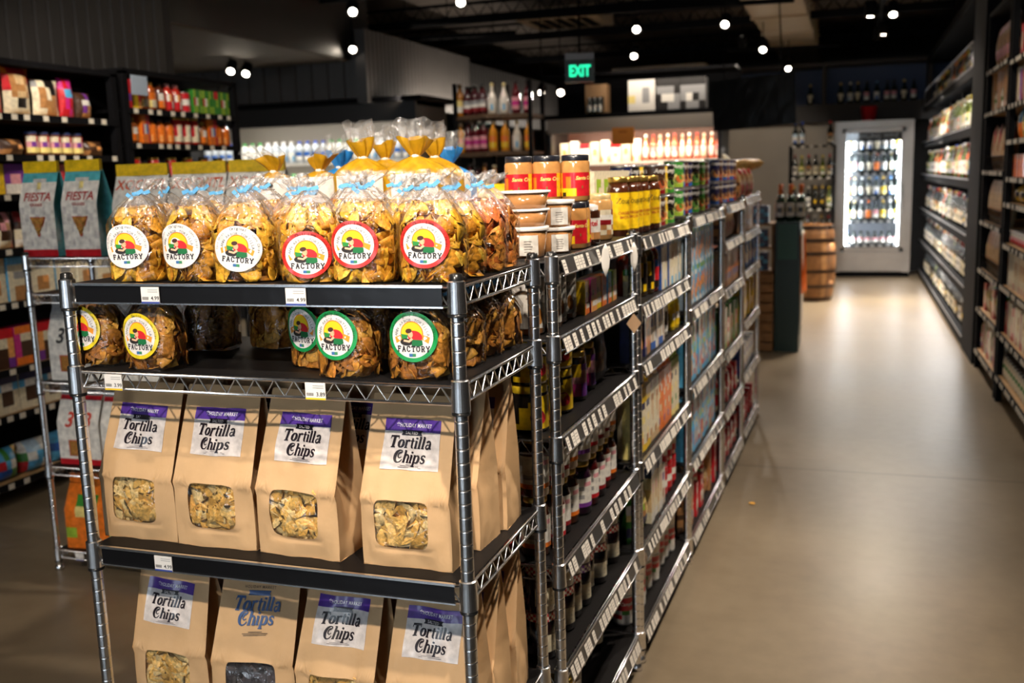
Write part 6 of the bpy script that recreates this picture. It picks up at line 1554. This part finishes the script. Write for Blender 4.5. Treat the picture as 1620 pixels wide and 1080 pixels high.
LL(1.582, 4.98, 6.0, [(rj, 'food_jar', 'jar', 'red gold-lidded jar'), (oj, 'sauce_bottle', 'bottle', 'orange black-capped bottle')], 'third', 'of jars')
LL(1.252, 4.98, 6.0, [J1[0], J1[3]], 'fourth', 'of jars')
b = B(); b.box((0, 0, 0), (.004, .14, .11), C('9AA8B8'), 'paper'); o = link('shelf_sign', b.mesh('shelf_sign'), (LX + .03, 5.0, 2.16)); props(o, 'small pale sign at the top corner of the left shelving', 'sign')

# ================================================================== left: second chrome rack with block-bottom bags
RX0, RY0, RW, RD = -3.12, 3.16, 1.20, .36
rack('wire_rack', 'chrome wire rack of assorted chip bags standing behind the left post', RX0, RY0, RW, RD, [.085, .445, .80, 1.16, 1.305], 1.33, (0, 1, 2, 3, 4), (), {0: [(.12, '3.99', BLU)], 1: [(.2, '4.49', BLU)]}, deck=.04)
tri = lambda k: [(-.034 * k, .135 + .02 * k), (.034 * k, .135 + .02 * k), (.03 * k, .135 + .012 * k), (.004 * k, .135 - .05 * k), (-.004 * k, .135 - .05 * k), (-.03 * k, .135 + .012 * k)]
rays = ['bbbbbbbbb', 'bbbLLLbbb', 'WWWWyWWWW', 'WWWWWWWWW', 'WWWWWWWWW', 'WWWWWWWWW', 'LWWLWWLWW', 'WLWWLWWLW', 'LWWLWWLWW', 'WWLWWWLWW', 'LWWWLWWWL', 'WWLWWWLWW', 'LWWWWWWWL', 'RRRRRRRRR']
tealP = C('58B4BC'); PAL['b'], sv = tealP, PAL['b']; PAL['L'], sv2 = C('D8D2CC'), PAL['L']
fi = block_bag(.168, .1, .335, rays, 'b', 'Y', [('FIESTA', 0, .70, .045, C('B03028'), .1), ('GRANDE', 0, .61, .016, C('B03028'), .1)], tri)
PAL['b'] = sv; PAL['L'] = sv2
for i, x in enumerate((-3.07, -2.862)):
    put(fi, 'chip_bag', (x, 3.24, 1.3105), 'white and teal triangle-window chip bag, %s of the pair on the left rack' % ('left', 'right')[i], 'bag of chips', .02, 'block-bottom chip bags on the left rack')
G2 = {**PAL}
xo = block_bag(.235, .1, .31, ['WWWWW', 'WWWWW', 'WWWWW', 'WWWWW', 'WSSSW', 'WWWWW', 'WWWWW'], 'S', 'Y', [('XOCHITL', 0, .87, .052, C('D0522A'), .2), ('Totopos de Maiz', -.02, .62, .018, C('8A6A5A'), .1)], None)
for i, x in enumerate((-2.60, -2.34, -2.09)):
    put(xo, 'chip_bag', (x, 3.26 + .0 * i, 1.3105), 'pale grey chip bag with orange lettering, %s from left on the left rack' % OR[i], 'bag of chips', .05, 'block-bottom chip bags on the left rack')
sq = lambda k: [(-.045 * k, .07 - .03 * k), (.045 * k, .07 - .03 * k), (.045 * k, .07 + .03 * k), (-.045 * k, .07 + .03 * k)]
nn1 = block_bag(.2, .1, .30, ['SSSS', 'WWWW', 'WWWW', 'WWWW', 'WWWW', 'WWWW'], 'W', 'S', [('313', 0, .60, .085, C('3A3A3A'), .2)], sq)
nn2 = block_bag(.2, .1, .29, ['RRRR', 'WWWW', 'WWWW', 'WWWW', 'WWWW', 'WWWW', 'WWWW', 'WWWW', 'WWWW', 'RRRR'], 'W', 'S', [('313', 0, .64, .085, C('D0402A'), .2)], sq)
ob = block_bag(.2, .12, .27, ['OOOO', 'OGGO', 'OyyO', 'OOOO', 'gOOO', 'OOOO'], 'O', 'O', [])
for i, x in enumerate((-2.99, -2.77, -2.55)):
    put(nn1, 'chip_bag', (x, 3.25, .8055), 'white chip bag with grey numerals, %s from left on the left rack third shelf' % OR[i], 'bag of chips', .05, 'block-bottom chip bags on the left rack')
    put(nn2, 'chip_bag', (x, 3.25, .4505), 'white and red chip bag with red numerals, %s from left on the left rack' % OR[i], 'bag of chips', .05, 'block-bottom chip bags on the left rack')
for i, x in enumerate((-2.99, -2.77)):
    put(ob, 'chip_bag', (x, 3.25, .0905), 'orange chip bag on the lowest shelf of the left rack, %s' % ('left one', 'right one')[i], 'bag of chips', .1, 'block-bottom chip bags on the left rack')
# yellow chip crumb on the aisle floor
b = B(); chip_at(b, Vector((0, 0, .006)), Vector((0, 0, 1)), .018, .4, C('E8A830'), lambda p: Vector((p.x, p.y, max(p.z, .001))), .1)
p = at(1190, 797, Z=0); put([('crumb', b.mesh('crumb'), [])], 'chip_crumb', (p.x, p.y, 0), 'single yellow chip crumb lying on the aisle floor', 'crumb')
